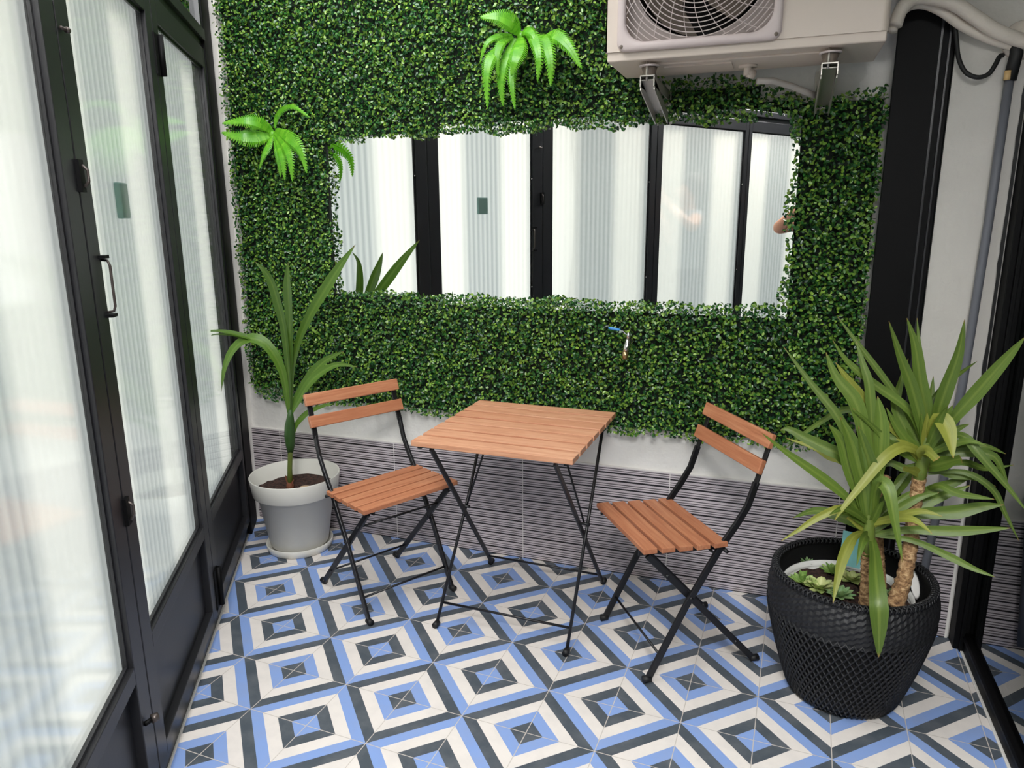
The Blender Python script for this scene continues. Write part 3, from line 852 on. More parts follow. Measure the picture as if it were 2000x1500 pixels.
# refrigerant pipes, cable and conduit on the right
lo = [(1742, 62, -.20), (1752, 34, -.19), (1775, 12, -.17), (1805, 8, -.15), (1840, 22, -.14), (1880, 50, -.13), (1925, 72, -.12), (1965, 86, -.11), (1990, 92, -.10)]
hi = [(1748, 50, -.22), (1762, 16, -.21), (1790, -4, -.19), (1830, -2, -.175), (1865, 8, -.165), (1905, 34, -.155), (1945, 60, -.145), (1985, 76, -.13), (2010, 84, -.12)]
tag(MB().tube(smooth([W(*p) for p in lo]), .014, 12).build('insulated_pipe', M_wrap), 'off white wrapped pipe arching over the black column, lower of two', 'pipe', 'wrapped pipes from the air conditioner')
tag(MB().tube(smooth([W(*p) for p in hi]), .019, 12).build('insulated_pipe', M_wrap), 'off white wrapped pipe arching over the black column, thicker upper one', 'pipe', 'wrapped pipes from the air conditioner')
tag(MB().tube(smooth([W(*p) for p in [(1862, 20, -.115), (1868, 75, -.115), (1872, 112, -.115), (1885, 140, -.118), (1908, 151, -.12), (1930, 145, -.118), (1943, 128, -.115), (1952, 111, -.10), (1958, 108, -.085)]]), .0065, 10).build('cable', M_rubber), 'thick black cable hanging in a loop on the white wall at upper right', 'cable')
cdt = W(1980, 112, -.12); t = empty('conduit', cdt, 'grey plastic conduit running down the white wall by the right glass door', 'conduit')
rel(MB().tube([(2.931, -.106, 1.83), (2.929, -.106, 1.4), (2.92, -.106, .9), (2.90, -.108, .5), (2.885, -.115, .3), (2.865, -.118, .03)], .0125, 14).build('conduit_pipe', M_conduit, t), cdt)
rel(MB().tube([(2.915, -.09, 1.892), (2.934, -.108, 1.885), (2.938, -.112, 1.86), (2.932, -.106, 1.79)], .017, 12).build('tape_sleeve', M_rubber, t), cdt)
rel(MB().tube([(2.922, -.118, 1.815), (2.922, -.118, 1.79)], .009, 8).build('tan_tape', plain('tan_tape', srgb(206, 172, 118), .5), t), cdt)
tag(MB().lathe([(0, .03), (.03, .022), (.05, .004), (.055, -.012), (0, -.012)], 18).build('filler_patch', M_wrap, M=Matrix.Translation((2.955, -.09, 1.9)) @ Matrix.Rotation(R(90), 4, 'X')), 'rough off white filler where the pipes enter the wall at upper right', 'filler')


# ------------------------------------------------------------------ folding bistro chairs
def chair(ox, oy, fx, fy, label):
    rz = math.atan2(fy, fx)
    t = empty('folding_chair', (ox, oy, 0), label, 'chair', 'folding bistro chairs', rz)
    side = (0, 1, 0)
    for sg in (-1, 1):
        y_ = sg * .183
        up = [(.392, y_, .008), (.27, y_, .25), (.165, y_, .43), (.115, y_, .50), (.082, y_, .555), (.058, y_, .63), (.034, y_, .70), (.012, y_, .785)]
        mb = MB(); mb.strip(up[:6], .011, .021, side); 
        mb.strip([(.060, y_, .62), (.056, y_ - sg * .001, .635), (.034, y_ - sg * .002, .70), (.010, y_ - sg * .002, .786)], .021, .006, side)
        mb.build('back_upright', M_leg, t, .002)
        y2 = sg * .168
        MB().strip([(.012, y2, .010), (.40, y2, .425)], .011, .021, side).build('rear_leg', M_leg, t, .002)
        for (fx_, yy, dx) in ((.395, y_, .012), (.008, y2, -.012)):
            MB().tube([(fx_ + dx, yy, .012), (fx_ - dx * 1.2, yy, .013)], [.012, .0105], 10).build('foot_cap', M_rubber, t)
        MB().tube([(.258, sg * .158, .272), (.258, sg * .192, .272)], .0055, 8).build('pivot_bolt', M_leg, t)
        MB().tube([(.155, sg * .160, .423), (.155, sg * .205, .423)], .006, 8).build('seat_pin', M_leg, t)
        MB().strip([(.135, sg * .158, .422), (.425, sg * .158, .432)], .006, .018, side).build('seat_rail', M_leg, t)
    for (x_, z_, r_) in ((.352, .088, .0042), (.085, .088, .0042), (.175, .402, .0042), (.335, .352, .0042)):
        MB().tube([(x_, -.18, z_), (x_, .18, z_)], r_, 8).build('cross_rod', M_leg, t)
    for k in range(5):
        x_ = .150 + .058 * k; zz = .4375 + .0025 * k + (.002 if k in (0,) else 0)
        a = MB().box(-.198, .198, -.0222, .0222, -.009, .0075).build('seat_slat', M_wood_chair, t, .002, 2)
        a.location = (x_ + .022, 0, zz); a.rotation_euler = (0, R(-1.5), R(90))
    for (x_, z_) in ((.016, .760), (.044, .682)):
        a = MB().box(-.2, .2, -.0085, .0085, -.0225, .0225).build('back_slat', M_wood_chair, t, .003, 2)
        a.location = (x_ + .009, 0, z_); a.rotation_euler = (R(-19), 0, R(90))
    return t


def fixslat(t):
    pass


c1 = chair(.8085, -.314, .87, -.495, 'folding slatted chair left of the table, beside the light grey pot')
c2 = chair(2.275, -.300, -.83, -.557, 'folding slatted chair right of the table, beside the black wicker basket')

# ------------------------------------------------------------------ table
tx, ty = 1.538, -.395
tb = empty('bistro_table', (tx, ty, 0), 'square folding table with wooden slats and thin black legs between the chairs', 'table', rz=R(-1.3))
for k in range(7):
    y_ = -.2475 + .0825 * k
    a = MB().box(-.275, .275, -.0335, .0335, -.010, .008).build('table_slat', M_wood, tb, .0015, 2); a.location = (0, y_, .702)
for sg in (-1, 1):
    x_ = sg * .236
    MB().strip([(x_, .292, .008), (x_ * .9, -.262, .685)], .008, .018, (1, 0, 0)).build('flat_leg', M_leg, tb, .0015)
    MB().tube([(x_ * 1.02, -.212, .008), (x_ * 1.0, .08, .40), (x_ * 1.0, .262, .685)], .0058, 10).build('rod_leg', M_leg, tb)
    MB().tube([(x_ * .97, .035, .36), (x_ * .52, .05, .688)], .0038, 8).build('brace', M_leg, tb)
    MB().bar((x_ * 1.06, -.27, .688), (x_ * 1.06, .27, .688), .014, .012).build('side_rail', M_leg, tb)
    for yy, dy in ((.296, .014), (-.216, -.014)):
        MB().tube([(x_ * 1.02, yy - dy, .012), (x_ * 1.02, yy + dy * .8, .012)], .011, 10).build('foot_cap', M_rubber, tb)
    MB().tube([(x_ * 1.06, .03, .365), (x_ * .9, .03, .365)], .006, 8).build('pivot_bolt', M_leg, tb)
MB().tube([(-.237, -.165, .072), (.237, -.165, .072)], .0045, 8).build('cross_rod', M_leg, tb)
MB().tube([(-.228, .245, .062), (.228, .245, .062)], .0045, 8).build('cross_rod', M_leg, tb)

# ------------------------------------------------------------------ leaves
def blade(pts, w, mat, parent, origin, name='leaf', fold=.25, face=(0, -1, .35), base_w=.35, wmax=.4, tw=0.0, n=16, cut=False):
    pts = [Vector(p) for p in pts]; P = []
    for i in range(n + 1):
        t_ = i / n * (len(pts) - 1); k = min(int(t_), len(pts) - 2); f = t_ - k
        p0, p1, p2, p3 = pts[max(k - 1, 0)], pts[k], pts[k + 1], pts[min(k + 2, len(pts) - 1)]
        P.append(.5 * ((2 * p1) + (p2 - p0) * f + (2 * p0 - 5 * p1 + 4 * p2 - p3) * f * f + (3 * p1 - p0 - 3 * p2 + p3) * f ** 3))
    face = Vector(face).normalized(); vs = []; uvv = []; prevs = None
    for i, p in enumerate(P):
        d = (P[min(i + 1, n)] - P[max(i - 1, 0)]).normalized(); f = i / n
        sd = d.cross(face)
        if sd.length < .15 and prevs is not None: sd = prevs
        sd.normalize()
        if prevs is not None and sd.dot(prevs) < 0: sd = -sd
        prevs = sd
        if tw: sd = Matrix.Rotation(tw * f, 3, d) @ sd
        nn_ = sd.cross(d)
        g_ = base_w + (1 - base_w) * min(1, f / wmax) ** .8 if f < wmax else (1 - ((f - wmax) / (1 - wmax)) ** 1.7)
        if cut: g_ = max(g_, .55)
        ww = max(.0006, w / 2 * g_)
        for u in (-1, -.5, 0, .5, 1):
            vs.append(p + sd * u * ww + nn_ * (fold * ww * (abs(u) - .2))); uvv.append(((u + 1) / 2, f))
    fs = [(5 * i + j_, 5 * i + j_ + 1, 5 * i + 6 + j_, 5 * i + 5 + j_) for i in range(n) for j_ in range(4)]
    o = MB().add(vs, fs, True).build(name, mat, parent)
    ul = o.data.uv_layers.new(name='UVMap')
    for li, lp in enumerate(o.data.loops): ul.data[li].uv = uvv[lp.vertex_index]
    return rel(o, origin)


# ------------------------------------------------------------------ light grey pot with young palm
pc = Vector((.438, -.208, 0)); pot = empty('flower_pot', pc, 'tall light grey plastic pot standing in a saucer in the left corner', 'pot')
zt = .338
MB().lathe([(0, .022), (.118, .022), (.124, .03), (.160, .255), (.176, .258), (.180, .264), (.1905, zt), (.189, zt + .003), (.186, zt + .001), (.180, .29), (.174, .27), (.165, .258), (0, .255)][0:9] + [(.179, .28), (.170, .262)], 72).build('pot_body', M_grey_pot, pot)
MB().lathe([(0, .0), (.132, 0), (.137, .004), (.1435, .034), (.1405, .036), (.134, .010), (0, .008)], 72).build('saucer', M_grey_pot, pot)
so_ = MB(); nr = 14; vs = []; fs = []
for i in range(nr + 1):
    for k in range(40):
        r_ = .1705 * i / nr; a = 2 * math.pi * k / 40; vs.append((r_ * math.cos(a), r_ * math.sin(a), .272 + random.uniform(-.004, .004)))
fs = [(i * 40 + k, i * 40 + (k + 1) % 40, (i + 1) * 40 + (k + 1) % 40, (i + 1) * 40 + k) for i in range(nr) for k in range(40)]
MB().add(vs, fs, True).build('soil', M_soil, pot)
PB = W(566, 944, -.215); PB.z = .273
pl = empty('young_palm', PB, 'young palm with long arching blades growing in the light grey pot', 'plant')
st_pts = [PB, W(566, 915, -.215), W(567, 885, -.215), W(566, 862, -.217), W(565, 842, -.22), W(566, 822, -.222), W(567, 806, -.225)]
rel(MB().tube([Vector(p) for p in st_pts], [.0125, .0105, .0105, .010, .010, .009, .006], 14).build('stem', M_palm_stem, pl), PB)
rel(MB().tube([W(567, 888, -.212), W(567, 870, -.214), W(566, 850, -.216), W(566, 832, -.22), W(567, 814, -.225), W(567, 800, -.226)], [.010, .019, .0235, .0215, .014, .009], 16).build('leaf_sheath', M_palm_sheath, pl), PB)
rel(MB().tube([PB + Vector((0, 0, -.004)), PB + Vector((.001, 0, .012)), PB + Vector((.0, 0, .035))], [.020, .016, .010], 12).build('root_collar', M_stemfib, pl), PB)
for k, (dx, dy, dz, l) in enumerate(((-.014, -.004, .03, .03), (.022, -.006, .02, .025), (.012, .004, .03, .03))):
    blade([PB + Vector((0, 0, .005)), PB + Vector((dx * .6, dy, dz)), PB + Vector((dx * 1.3, dy, dz + l))], .012, M_stemfib, pl, PB, 'dry_husk', base_w=.8)


def pleaf(px, w, mat=M_palm, **k): blade([W(*p) for p in px], w * 1.3, mat, pl, PB, **k)


pleaf([(565, 808, -.225), (564, 740, -.24), (556, 650, -.27), (543, 593, -.30), (530, 551, -.32), (516, 528, -.335), (498, 511, -.345)], .033, base_w=.25, wmax=.5)
pleaf([(567, 806, -.225), (567, 720, -.24), (566, 633, -.28), (563, 575, -.32), (562, 545, -.34), (563, 512, -.355)], .036, base_w=.3, wmax=.6)
pleaf([(569, 806, -.222), (571, 727, -.225), (583, 668, -.23), (606, 615, -.24), (637, 563, -.25), (664, 520, -.26), (694, 478, -.27)], .036, base_w=.22, wmax=.66, face=(0, -1, .1))
pleaf([(564, 806, -.225), (556, 745, -.25), (543, 706, -.27), (519, 672, -.29), (492, 661, -.31), (466, 672, -.33), (448, 695, -.35), (437, 727, -.36), (432, 765, -.365)], .040, base_w=.25, wmax=.45, face=(.3, -.6, .8))
pleaf([(500, 664, -.30), (471, 655, -.32), (439, 648, -.34), (410, 647, -.36), (370, 654, -.38)], .022, base_w=.8, wmax=.2, face=(0, -.5, 1))
pleaf([(490, 664, -.31), (455, 655, -.33), (418, 654, -.35), (386, 665, -.37)], .012, base_w=.8, wmax=.2, face=(0, -.5, 1))
pleaf([(571, 806, -.222), (576, 785, -.21), (591, 757, -.19), (610, 730, -.165), (636, 704, -.14), (672, 686, -.12)], .034, base_w=.3, wmax=.6)
pleaf([(570, 806, -.225), (582, 785, -.22), (601, 752, -.21), (626, 728, -.19), (660, 712, -.17), (698, 717, -.16)], .030, base_w=.3, wmax=.45)
pleaf([(570, 858, -.215), (578, 832, -.20), (591, 815, -.185), (606, 803, -.17), (634, 792, -.15), (650, 790, -.14)], .020, base_w=.6, wmax=.4)
co = W(597, 936, -.23); co.z = .276; cn = MB(); cn.lathe([(0, -.012), (.030, -.008), (.036, .006), (.028, .018), (.010, .024), (0, .025)], 24)
o = cn.build('coconut_husk', M_coconut, None, loc=co); o.scale = (1.05, .7, .9); tag(o, 'rounded pale brown husk half buried in the soil beside the palm stem', 'husk')

# ------------------------------------------------------------------ black wicker basket
BC = Vector((2.615, -.505, 0)); bs = empty('wicker_basket', BC, 'large round black wicker basket holding a potted yucca at lower right', 'basket')
prof = [(.145, .004), (.158, .02), (.175, .07), (.196, .14), (.214, .21), (.227, .27), (.232, .315), (.231, .345), (.225, .37), (.2155, .39)]


def rad(z_):
    for (r0, z0), (r1, z1) in zip(prof, prof[1:]):
        if z_ <= z1: return r0 + (r1 - r0) * max(0, (z_ - z0)) / (z1 - z0)
    return prof[-1][0]


lat = MB(); NA = 70; NL = 17; vs = []; fs = []
zl = [.01 + (.285 - .01) * i / NL for i in range(NL + 1)]
for i, z_ in enumerate(zl):
    for k in range(NA):
        a = 2 * math.pi * (k + .5 * (i % 2)) / NA + i * .004; r_ = rad(z_); vs.append((r_ * math.cos(a), r_ * math.sin(a), z_))
for i in range(NL - 1):
    for k in range(NA):
        if i % 2 == 0: fs.append((i * NA + k, (i + 1) * NA + k, (i + 2) * NA + k, (i + 1) * NA + (k - 1) % NA))
        else: fs.append((i * NA + k, (i + 1) * NA + (k + 1) % NA, (i + 2) * NA + k, (i + 1) * NA + k))
o = lat.add(vs, fs, True).build('woven_side', M_basket, bs)
wf = o.modifiers.new('weave', 'WIREFRAME'); wf.thickness = .0088; wf.use_even_offset = False; wf.use_boundary = True
# dense upper band, rolled rim, base, hole shade
bnd = MB(); NB = 160; vs = []; rows = 14
for i in range(rows + 1):
    z_ = .272 + (.392 - .272) * i / rows
    for k in range(NB):
        a = 2 * math.pi * k / NB; r_ = rad(z_) + .0014 * (1 if (k // 2 + i) % 2 else -1); vs.append((r_ * math.cos(a), r_ * math.sin(a), z_))
bnd.add(vs, [(i * NB + k, i * NB + (k + 1) % NB, (i + 1) * NB + (k + 1) % NB, (i + 1) * NB + k) for i in range(rows) for k in range(NB)], False)
bnd.build('woven_band', M_basket, bs)
rm = MB()
for k in range(96):
    a0_ = 2 * math.pi * k / 96
    for sg in (-1, 1):
        q_ = []
        for i in range(7):
            f = i / 6; a = a0_ + sg * (f - .5) * .11; r_ = .2135 - .010 * math.cos(math.pi * f * 1.0 + (0)) ; zz = .385 + .014 * math.sin(math.pi * f) 
            q_.append((r_ * math.cos(a), r_ * math.sin(a), zz))
        rm.tube(q_, .0028, 5)
rm.build('braided_rim', M_basket, bs)
MB().lathe([(0, .003), (.138, .003), (.16, .03), (.188, .13), (.214, .24), (.222, .31), (.219, .35), (.206, .386)], 64).build('hole_shade', M_hole_shade, bs)  # added black sheet standing in for the dark seen through the weave
wp = MB().lathe([(.0, .06), (.12, .06), (.178, .340), (.1795, .342), (.1765, .342), (.172, .325)], 64)
IP = BC + Vector((-.012, -.008, 0)); ip = empty('inner_pot', IP, 'white plastic pot filled with soil sitting inside the black wicker basket', 'pot')
wp.build('pot_wall', M_white_pot, ip)
vs = []
for i in range(nr + 1):
    for k in range(48):
        r_ = .170 * i / nr; a = 2 * math.pi * k / 48; vs.append((r_ * math.cos(a), r_ * math.sin(a), .318 + random.uniform(-.005, .006)))
MB().add(vs, [(i * 48 + k, i * 48 + (k + 1) % 48, (i + 1) * 48 + (k + 1) % 48, (i + 1) * 48 + k) for i in range(nr) for k in range(48)], True).build('soil', M_soil, ip)

# ------------------------------------------------------------------ yucca
YB = Vector((BC.x + .04, BC.y - .02, .32)); yu = empty('yucca', YB, 'yucca with bare ringed stems and stiff green blades in the black basket', 'plant')


def trunk(pts, rr):
    pts = [Vector(p) for p in pts]; fine = []; rf = []
    n = 40
    for i in range(n + 1):
        t_ = i / n * (len(pts) - 1); k = min(int(t_), len(pts) - 2); f = t_ - k
        fine.append(pts[k].lerp(pts[k + 1], f)); base = rr[k] + (rr[k + 1] - rr[k]) * f; rf.append(base * (1 + .13 * (i % 2)))
    o = MB().tube(fine, rf, 14).build('trunk', M_trunk, yu); rel(o, YB)
    sc = MB()
    for i in range(2, n, 2):
        for j_ in range(3):
            a = random.uniform(0, 6.28); p = fine[i]; d = Vector((math.cos(a), math.sin(a), .2)); s_ = Vector((-math.sin(a), math.cos(a), 0)) * .006
            b_ = p + d * rf[i] * .9; sc.add([b_ - s_, b_ + s_, b_ + d * .006 + Vector((0, 0, .010))], [(0, 1, 2)])
    rel(sc.build('bark_scales', M_trunk, yu), YB)


trunk([W(1690, 1192, -.575), W(1694, 1130, -.570), W(1694, 1080, -.565), W(1697, 1030, -.56)], [.018, .0165, .016, .015])
trunk([W(1722, 1150, -.46), W(1717, 1080, -.47), W(1714, 1010, -.48), W(1718, 960, -.48), W(1735, 930, -.48)], [.013, .013, .012, .012, .009])
trunk([W(1748, 1182, -.56), W(1766, 1130, -.555), W(1779, 1060, -.54), W(1786, 990, -.52), W(1796, 930, -.505), W(1806, 890, -.5)], [.023, .0195, .0185, .017, .017, .014])


def yl(px, w, y0, y1, mat=M_yucca, **k):
    n = len(px) - 1; blade([W(p[0], p[1], (p[2] if len(p) > 2 else y0 + (y1 - y0) * i / n)) for i, p in enumerate(px)], w * 1.04, mat, yu, YB, **k)


YA = -.56; YBb = -.50
for pts, rr in (([(1694, 1092, -.566), (1696, 1060, -.566), (1697, 1030, -.566), (1698, 1000, -.562), (1700, 965, -.56)], [.0165, .0170, .016, .012, .005]),
                ([(1792, 950, -.508), (1799, 915, -.508), (1806, 885, -.506), (1809, 862, -.505), (1811, 835, -.505)], [.0165, .0175, .016, .012, .005])):
    rel(MB().tube([W(*p) for p in pts], rr, 14).build('leaf_sheath', M_yucca_sheath, yu), YB)
# crown on the short front stem
yl([(1698, 1040), (1690, 930), (1640, 820), (1585, 750), (1531, 678)], .027, YA, -.50)
yl([(1695, 1015), (1650, 968), (1600, 928), (1540, 886), (1488, 846)], .027, YA, -.64)
yl([(1698, 1000), (1650, 900), (1614, 876), (1570, 854), (1540, 838), (1524, 840)], .034, YA, -.55, wmax=.3)
yl([(1700, 960), (1650, 905), (1618, 890), (1590, 874), (1536, 856)], .024, -.5, -.45, M_yucca_yel)
yl([(1725, 890), (1700, 820), (1662, 800), (1626, 810), (1568, 848), (1534, 876)], .020, -.47, -.42)
yl([(1700, 1020), (1703, 930), (1688, 850), (1670, 783), (1633, 736), (1613, 688)], .038, YA, -.52, wmax=.55)
yl([(1702, 1010), (1705, 900), (1699, 765), (1685, 710), (1672, 668)], .026, YA, -.50)
yl([(1700, 1020), (1692, 900), (1690, 840), (1699, 755)], .022, YA, -.50)
yl([(1702, 1030), (1712, 940), (1720, 880), (1721, 820), (1714, 774)], .040, YA, -.53, wmax=.6)
yl([(1697, 1050), (1684, 985), (1663, 930), (1644, 864), (1619, 829)], .034, YA, -.62, wmax=.6)
yl([(1697, 1050), (1692, 996), (1682, 930), (1664, 864), (1641, 814)], .042, YA, -.63, wmax=.6)
yl([(1700, 1050), (1704, 985), (1703, 930), (1690, 879), (1677, 833)], .040, YA, -.62, wmax=.6)
yl([(1696, 1045), (1670, 1003), (1641, 993), (1597, 1011), (1560, 1035), (1525, 1057)], .022, YA, -.66, M_yucca_yel)
yl([(1693, 1040), (1668, 1048), (1648, 1085), (1636, 1130), (1627, 1178)], .030, YA, -.74, M_yucca_yel, face=(0, -1, .1))
yl([(1702, 1048), (1708, 1080, -.63), (1711, 1125, -.71), (1716, 1180, -.775), (1717, 1232, -.785), (1716, 1284, -.785)], .044, YA, -.75, wmax=.62, base_w=.3, face=(0, -1, .05))
yl([(1703, 1035), (1708, 970), (1719, 941), (1736, 960), (1748, 1020), (1763, 1098)], .038, YA, -.68, wmax=.45, face=(.2, -1, .2))
yl([(1698, 1040), (1682, 1030), (1668, 1020), (1655, 1010)], .016, YA, -.60, M_yucca_yel, cut=True)
yl([(1702, 1040), (1750, 1010), (1800, 1003), (1865, 1000), (1915, 990), (1960, 986)], .036, YA, -.55, wmax=.6)
yl([(1702, 1045), (1770, 1035), (1855, 1037), (1915, 1035), (1974, 1031)], .028, YA, -.60, wmax=.5)
yl([(1703, 1045), (1780, 1055), (1850, 1085), (1900, 1110), (1944, 1127)], .020, YA, -.62, wmax=.5)
yl([(1702, 1030), (1755, 998), (1820, 960), (1900, 930)], .040, YA, -.47, wmax=.55)
yl([(1703, 1035), (1740, 1010), (1817, 978), (1895, 948)], .036, YA, -.49, wmax=.5)
yl([(1700, 1040), (1720, 990), (1748, 950), (1790, 905)], .024, YA, -.5)
# upper crown on the tall stem
yl([(1808, 885), (1800, 830), (1780, 754), (1758, 695), (1736, 627)], .032, YBb, -.56, wmax=.4)
yl([(1812, 885), (1809, 805), (1798, 747), (1787, 673), (1771, 621)], .036, YBb, -.53, wmax=.35)
yl([(1812, 880), (1808, 810), (1802, 731), (1795, 673), (1791, 621)], .018, YBb, -.45)
yl([(1815, 885), (1830, 815), (1846, 765), (1872, 692), (1884, 624)], .036, YBb, -.55, wmax=.45)
yl([(1818, 885), (1857, 824), (1905, 769), (1963, 703), (2002, 658)], .036, YBb, -.58, wmax=.5)
yl([(1806, 870), (1817, 790), (1853, 747), (1885, 722), (1908, 706)], .014, YBb, -.38)
yl([(1815, 880), (1822, 838), (1836, 817), (1850, 838), (1857, 865), (1862, 895)], .044, YBb, -.60, M_yucca_yel, wmax=.5, face=(.1, -1, .3))
yl([(1815, 890), (1860, 853), (1886, 855), (1912, 886), (1963, 945), (2008, 1002)], .024, YBb, -.60, wmax=.5)
yl([(1815, 900), (1845, 889), (1890, 883), (1938, 890), (1956, 915), (1972, 960)], .026, YBb, -.52, wmax=.4)
yl([(1810, 912), (1835, 906), (1858, 900), (1878, 896)], .038, YBb, -.60, cut=True, base_w=.7)
yl([(1812, 925), (1883, 922), (1938, 955), (1963, 1003), (1990, 1056)], .018, YBb, -.55)
yl([(1812, 915), (1880, 903), (1925, 915), (1980, 908)], .018, YBb, -.45)
yl([(1812, 955), (1835, 948), (1872, 964), (1942, 975)], .020, YBb, -.62, wmax=.6)
yl([(1808, 898), (1803, 884), (1812, 882), (1830, 898)], .036, YBb, -.60, M_yucca_yel, cut=True, base_w=.7)
yl([(1802, 935), (1790, 922), (1778, 918), (1764, 915)], .024, YBb, -.60, M_yucca_yel, cut=True)
yl([(1806, 880), (1790, 870), (1751, 800), (1757, 755), (1774, 700)], .028, YBb, -.44)
yl([(1803, 920), (1775, 925), (1752, 955), (1733, 988)], .034, YBb, -.48, wmax=.5)
yl([(1806, 900), (1790, 880), (1754, 838), (1731, 796)], .026, YBb, -.52)
yl([(1805, 880), (1790, 835), (1743, 762), (1685, 684), (1636, 619)], .018, YBb, -.45, wmax=.6)
yl([(1805, 885), (1795, 840), (1773, 798), (1707, 750), (1655, 706), (1626, 664)], .024, YBb, -.50, wmax=.5)
yl([(1805, 895), (1770, 862), (1707, 805), (1684, 776), (1655, 740), (1632, 708)], .026, YBb, -.53, M_yucca_yel, wmax=.6)
yl([(1806, 905), (1785, 895), (1743, 871), (1707, 835), (1666, 797)], .022, YBb, -.56)
yl([(1806, 900), (1790, 880), (1762, 873), (1729, 893), (1688, 941), (1648, 990), (1630, 1017)], .030, YBb, -.68, M_yucca_yel, wmax=.35, face=(-.2, -1, .5))
yl([(1806, 900), (1770, 915), (1740, 905), (1712, 915)], .022, YBb, -.5)
yl([(1812, 905), (1850, 925), (1900, 932), (1945, 950)], .022, YBb, -.5)
yl([(1812, 890), (1840, 868), (1870, 870), (1885, 880)], .022, YBb, -.42)


rs = random.Random(11)
for cpx, cY, cnt, z_lo in ((W(1697, 1045, -.565), -.565, 15, .0), (W(1806, 905, -.505), -.505, 17, .0)):
    for k in range(cnt):
        a = 2 * math.pi * (k + rs.uniform(-.3, .3)) / cnt; el = rs.uniform(.2, 1.25); L_ = rs.uniform(.13, .24)
        d = Vector((math.cos(a) * math.cos(el), math.sin(a) * math.cos(el) * .9 + .12, math.sin(el))); o_ = cpx + Vector((0, 0, rs.uniform(-.01, .045)))
        droop = (1.3 - el) * L_ * .35
        pts = [o_, o_ + d * L_ * .35, o_ + d * L_ * .7 - Vector((0, 0, droop * .25)), o_ + d * L_ - Vector((0, 0, droop))]
        blade(pts, rs.uniform(.020, .032), M_yucca if rs.random() < .8 else M_yucca_yel, yu, YB, base_w=.5, wmax=.35, face=(0.1, -1, .5))
# ------------------------------------------------------------------ succulents, tags
def rosette(cx, cy, r_, n_, label, tilt=.6, mat=None, rz=0.0):
    o_ = Vector((cx, cy, .318)); t = empty('succulent', o_, label, 'succulent', 'succulents planted around the yucca')
    for ring, (cnt, el, ln) in enumerate(((n_, .25, 1.0), (n_ - 2, .75, .8), (max(4, n_ - 4), 1.15, .6))):
        for k in range(cnt):
            a = 2 * math.pi * (k + .5 * ring) / cnt + random.uniform(-.15, .15) + rz; e_ = el * tilt / .6; L_ = r_ * ln * random.uniform(.85, 1.1)
            d = Vector((math.cos(a) * math.cos(e_), math.sin(a) * math.cos(e_), math.sin(e_)))
            pts = [o_ + Vector((0, 0, .004)), o_ + d * L_ * .5 + Vector((0, 0, .004)), o_ + d * L_ + Vector((0, 0, .008))]
            u = Vector((-math.sin(a), math.cos(a), 0)); f_ = d.cross(u)
            blade(pts, r_ * .42, mat, t, o_, 'fleshy_leaf', fold=.5, face=f_ if f_.z > 0 else -f_, base_w=.45, wmax=.6, n=7)
    return t


def flesh(name, c1, c2):
    mt, nt, p = newmat(name); g = N(nt); info = g.node('ShaderNodeObjectInfo'); g.link(g.mix(info.outputs['Random'], c1, c2), p.inputs['Base Color']); p.inputs['Roughness'].default_value = .45; p.inputs['Subsurface Weight'].default_value = 0; return mt


M_succ = flesh('succulent_green', srgb(110, 148, 70), srgb(150, 176, 98)); M_succ2 = flesh('succulent_pale', srgb(158, 176, 104), srgb(196, 200, 138)); M_succ3 = flesh('succulent_bluegreen', srgb(96, 132, 84), srgb(140, 166, 112))


def onz(x_, y_, Z):
    d = ray(x_, y_); return CAM + d * (Z - CAM[2]) / d[2]


for (px_, py_, r_, n_, tl, mt_, lb) in ((1566, 1138, .046, 9, .95, M_succ, 'upright green rosette succulent at the left edge of the basket soil'),
                                        (1600, 1148, .058, 9, .35, M_succ2, 'pale spreading succulent next to the upright green rosette in the basket'),
                                        (1625, 1118, .042, 8, .7, M_succ, 'green succulent in front of the turquoise card'),
                                        (1662, 1132, .048, 9, .4, M_succ2, 'flat star shaped succulent just left of the front yucca trunk'),
                                        (1640, 1164, .046, 9, .5, M_succ3, 'blue green succulent at the front rim of the basket below the turquoise card'),
                                        (1706, 1166, .046, 8, .4, M_succ2, 'pale succulent at the foot of the front yucca trunk'),
                                        (1742, 1166, .038, 8, .5, M_succ3, 'small green succulent between the two thick yucca trunks'),
                                        (1577, 1100, .024, 7, .8, M_succ3, 'tiny green succulent by the back rim of the white inner pot')):
    P_ = onz(px_, py_, .325); rosette(P_[0], P_[1], r_, n_, lb, tl, mt_)
cp = W(1664, 1068, -.40)
o = MB().box(-.030, .030, -.0012, .0012, -.062, .045).build('plant_label', M_teal_card, None, loc=(cp.x, -.40, cp.z)); o.rotation_euler = (R(-10), R(1), R(-12)); tag(o, 'blank turquoise card stuck upright in the soil of the black basket', 'card')
wtp = onz(1786, 1152, .33)
o = MB().lathe([(0, 0), (.012, .0), (.018, .0012), (.012, .0024), (0, .0024)], 24).build('white_tag', M_white_card, None, loc=(wtp[0], wtp[1], .345)); o.scale = (.8, 2.4, 1); o.rotation_euler = (R(62), R(0), R(20)); tag(o, 'white oval plastic tag leaning on the rim behind the tall yucca trunk', 'plant tag')

# ------------------------------------------------------------------ the photographer, seen as an elbow in the mirror


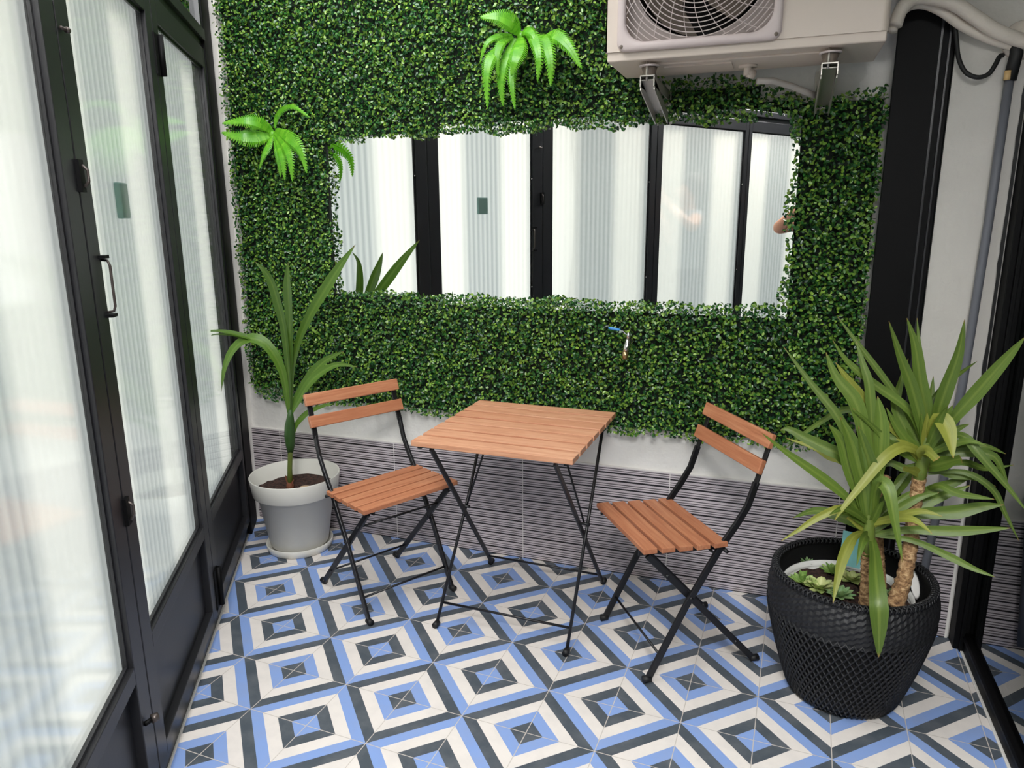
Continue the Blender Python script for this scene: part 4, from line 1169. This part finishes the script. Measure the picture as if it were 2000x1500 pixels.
def skin_body(name, joints, edges, radii, mat, parent, sub=2, root=0):
    me = bpy.data.meshes.new(name); me.from_pydata([tuple(j) for j in joints], edges, []); me.materials.append(mat); me.update()
    o = bpy.data.objects.new(name, me); S.collection.objects.link(o); o.parent = parent
    sk = o.modifiers.new('skin', 'SKIN'); sk.use_smooth_shade = True
    for i, r_ in enumerate(radii):
        v_ = me.skin_vertices[0].data[i]; v_.radius = (r_, r_) if not hasattr(r_, '__len__') else r_; v_.use_root = (i == root)
    sb = o.modifiers.new('sub', 'SUBSURF'); sb.levels = sub; sb.render_levels = sub
    return o


pp = Vector((2.66, -3.02, 0)); pe = empty('person', pp, 'person raising a bent bare arm, elbow showing at the right edge of the mirror', 'person')
# local coordinates, facing +y; body skin: head, neck, arms, hands
J = [(0, 0, .95), (0, 0, 1.15), (0, -.01, 1.35), (0, -.01, 1.44), (0, .01, 1.50), (0, .02, 1.58), (0, .02, 1.66),     # 0-6
     (-.17, -.01, 1.38), (-.435, .10, 1.30), (-.235, .235, 1.48),                                                   # 7 L shoulder, 8 elbow, 9 wrist
     (.17, -.01, 1.38), (.22, .07, 1.16), (.02, .20, 1.36),                                                       # R
     (-.09, 0, .90), (-.10, .02, .50), (-.10, -.01, .09), (.09, 0, .90), (.10, .02, .50), (.10, -.01, .09)]
E_ = [(0, 1), (1, 2), (2, 3), (3, 4), (4, 5), (5, 6), (2, 7), (7, 8), (8, 9), (2, 10), (10, 11), (11, 12), (0, 13), (13, 14), (14, 15), (0, 16), (16, 17), (17, 18)]
Rr = [.07, .07, .075, .050, .06, .082, .065, .058, .046, .028, .058, .040, .026, .06, .05, .035, .06, .05, .035]
skin_body('body', J, E_, Rr, M_skin, pe)
Js = [(0, 0, .80), (0, 0, 1.10), (0, -.01, 1.33), (-.16, -.01, 1.375), (.16, -.01, 1.375), (-.235, .02, 1.36), (.20, .03, 1.27)]
skin_body('shirt', Js, [(0, 1), (1, 2), (2, 3), (2, 4), (3, 5), (4, 6)], [(.16, .12), (.155, .12), (.135, .115), .078, .078, .066, .064], M_shirt, pe)
Jt = [(0, 0, 1.0), (-.09, 0, .88), (-.10, .02, .50), (-.10, -.01, .12), (.09, 0, .88), (.10, .02, .50), (.10, -.01, .12)]
skin_body('trousers', Jt, [(0, 1), (1, 2), (2, 3), (0, 4), (4, 5), (5, 6)], [(.14, .11), .10, .075, .058, .10, .075, .058], M_trousers, pe)
hr = MB().lathe([(0, .105), (.05, .095), (.085, .06), (.095, .01), (.088, -.05), (.06, -.10), (0, -.11)], 24, (0, -.035, 1.645)).build('hair', M_hair, pe)
for sx in (-1, 1):
    s_ = MB(); s_.lathe([(0, 0), (.04, 0), (.048, .02), (.045, .05), (.035, .08), (0, .085)], 16); o = s_.build('shoe', M_shoe, pe); o.scale = (1, 2.6, 1); o.location = (sx * .10, .045, 0)
    for q_ in range(1):
        MB().lathe([(0, -.006), (.006, -.004), (.008, 0), (.006, .004), (0, .006)], 10).build('eye', M_hair, pe).location = (sx * .03, .098, 1.625)
MB().lathe([(0, .012), (.006, .008), (.011, -.012), (0, -.016)], 10).build('nose', M_skin, pe).location = (0, .104, 1.60)
MB().box(-.022, .022, .088, .098, 1.555, 1.562).build('mouth', plain('lips', srgb(160, 88, 80), .5), pe, .003)
# hands with separate fingers
for sx, wx, wy, wz in ((-1, -.235, .235, 1.48), (1, .02, .20, 1.36)):
    J2 = [(0, 0, 0), (0, .03, .03), (0, .05, .06)]; E2 = [(0, 1), (1, 2)]; R2 = [.024, .030, .028]
    for f_, (ox_, ln_) in enumerate(((-.03, .06), (-.01, .07), (.01, .066), (.03, .052))):
        b_ = len(J2); J2 += [(ox_ * .8, .055, .075), (ox_ - sx * .01, .075, .075 + ln_ * .5), (ox_ - sx * .03, .07, .075 + ln_)]; E2 += [(2, b_), (b_, b_ + 1), (b_ + 1, b_ + 2)]; R2 += [.010, .009, .0075]
    b_ = len(J2); J2 += [(-sx * .035, .05, .03), (-sx * .055, .07, .05)]; E2 += [(1, b_), (b_, b_ + 1)]; R2 += [.012, .009]
    o = skin_body('hand', J2, E2, R2, M_skin, pe, 1); o.location = (wx, wy, wz)
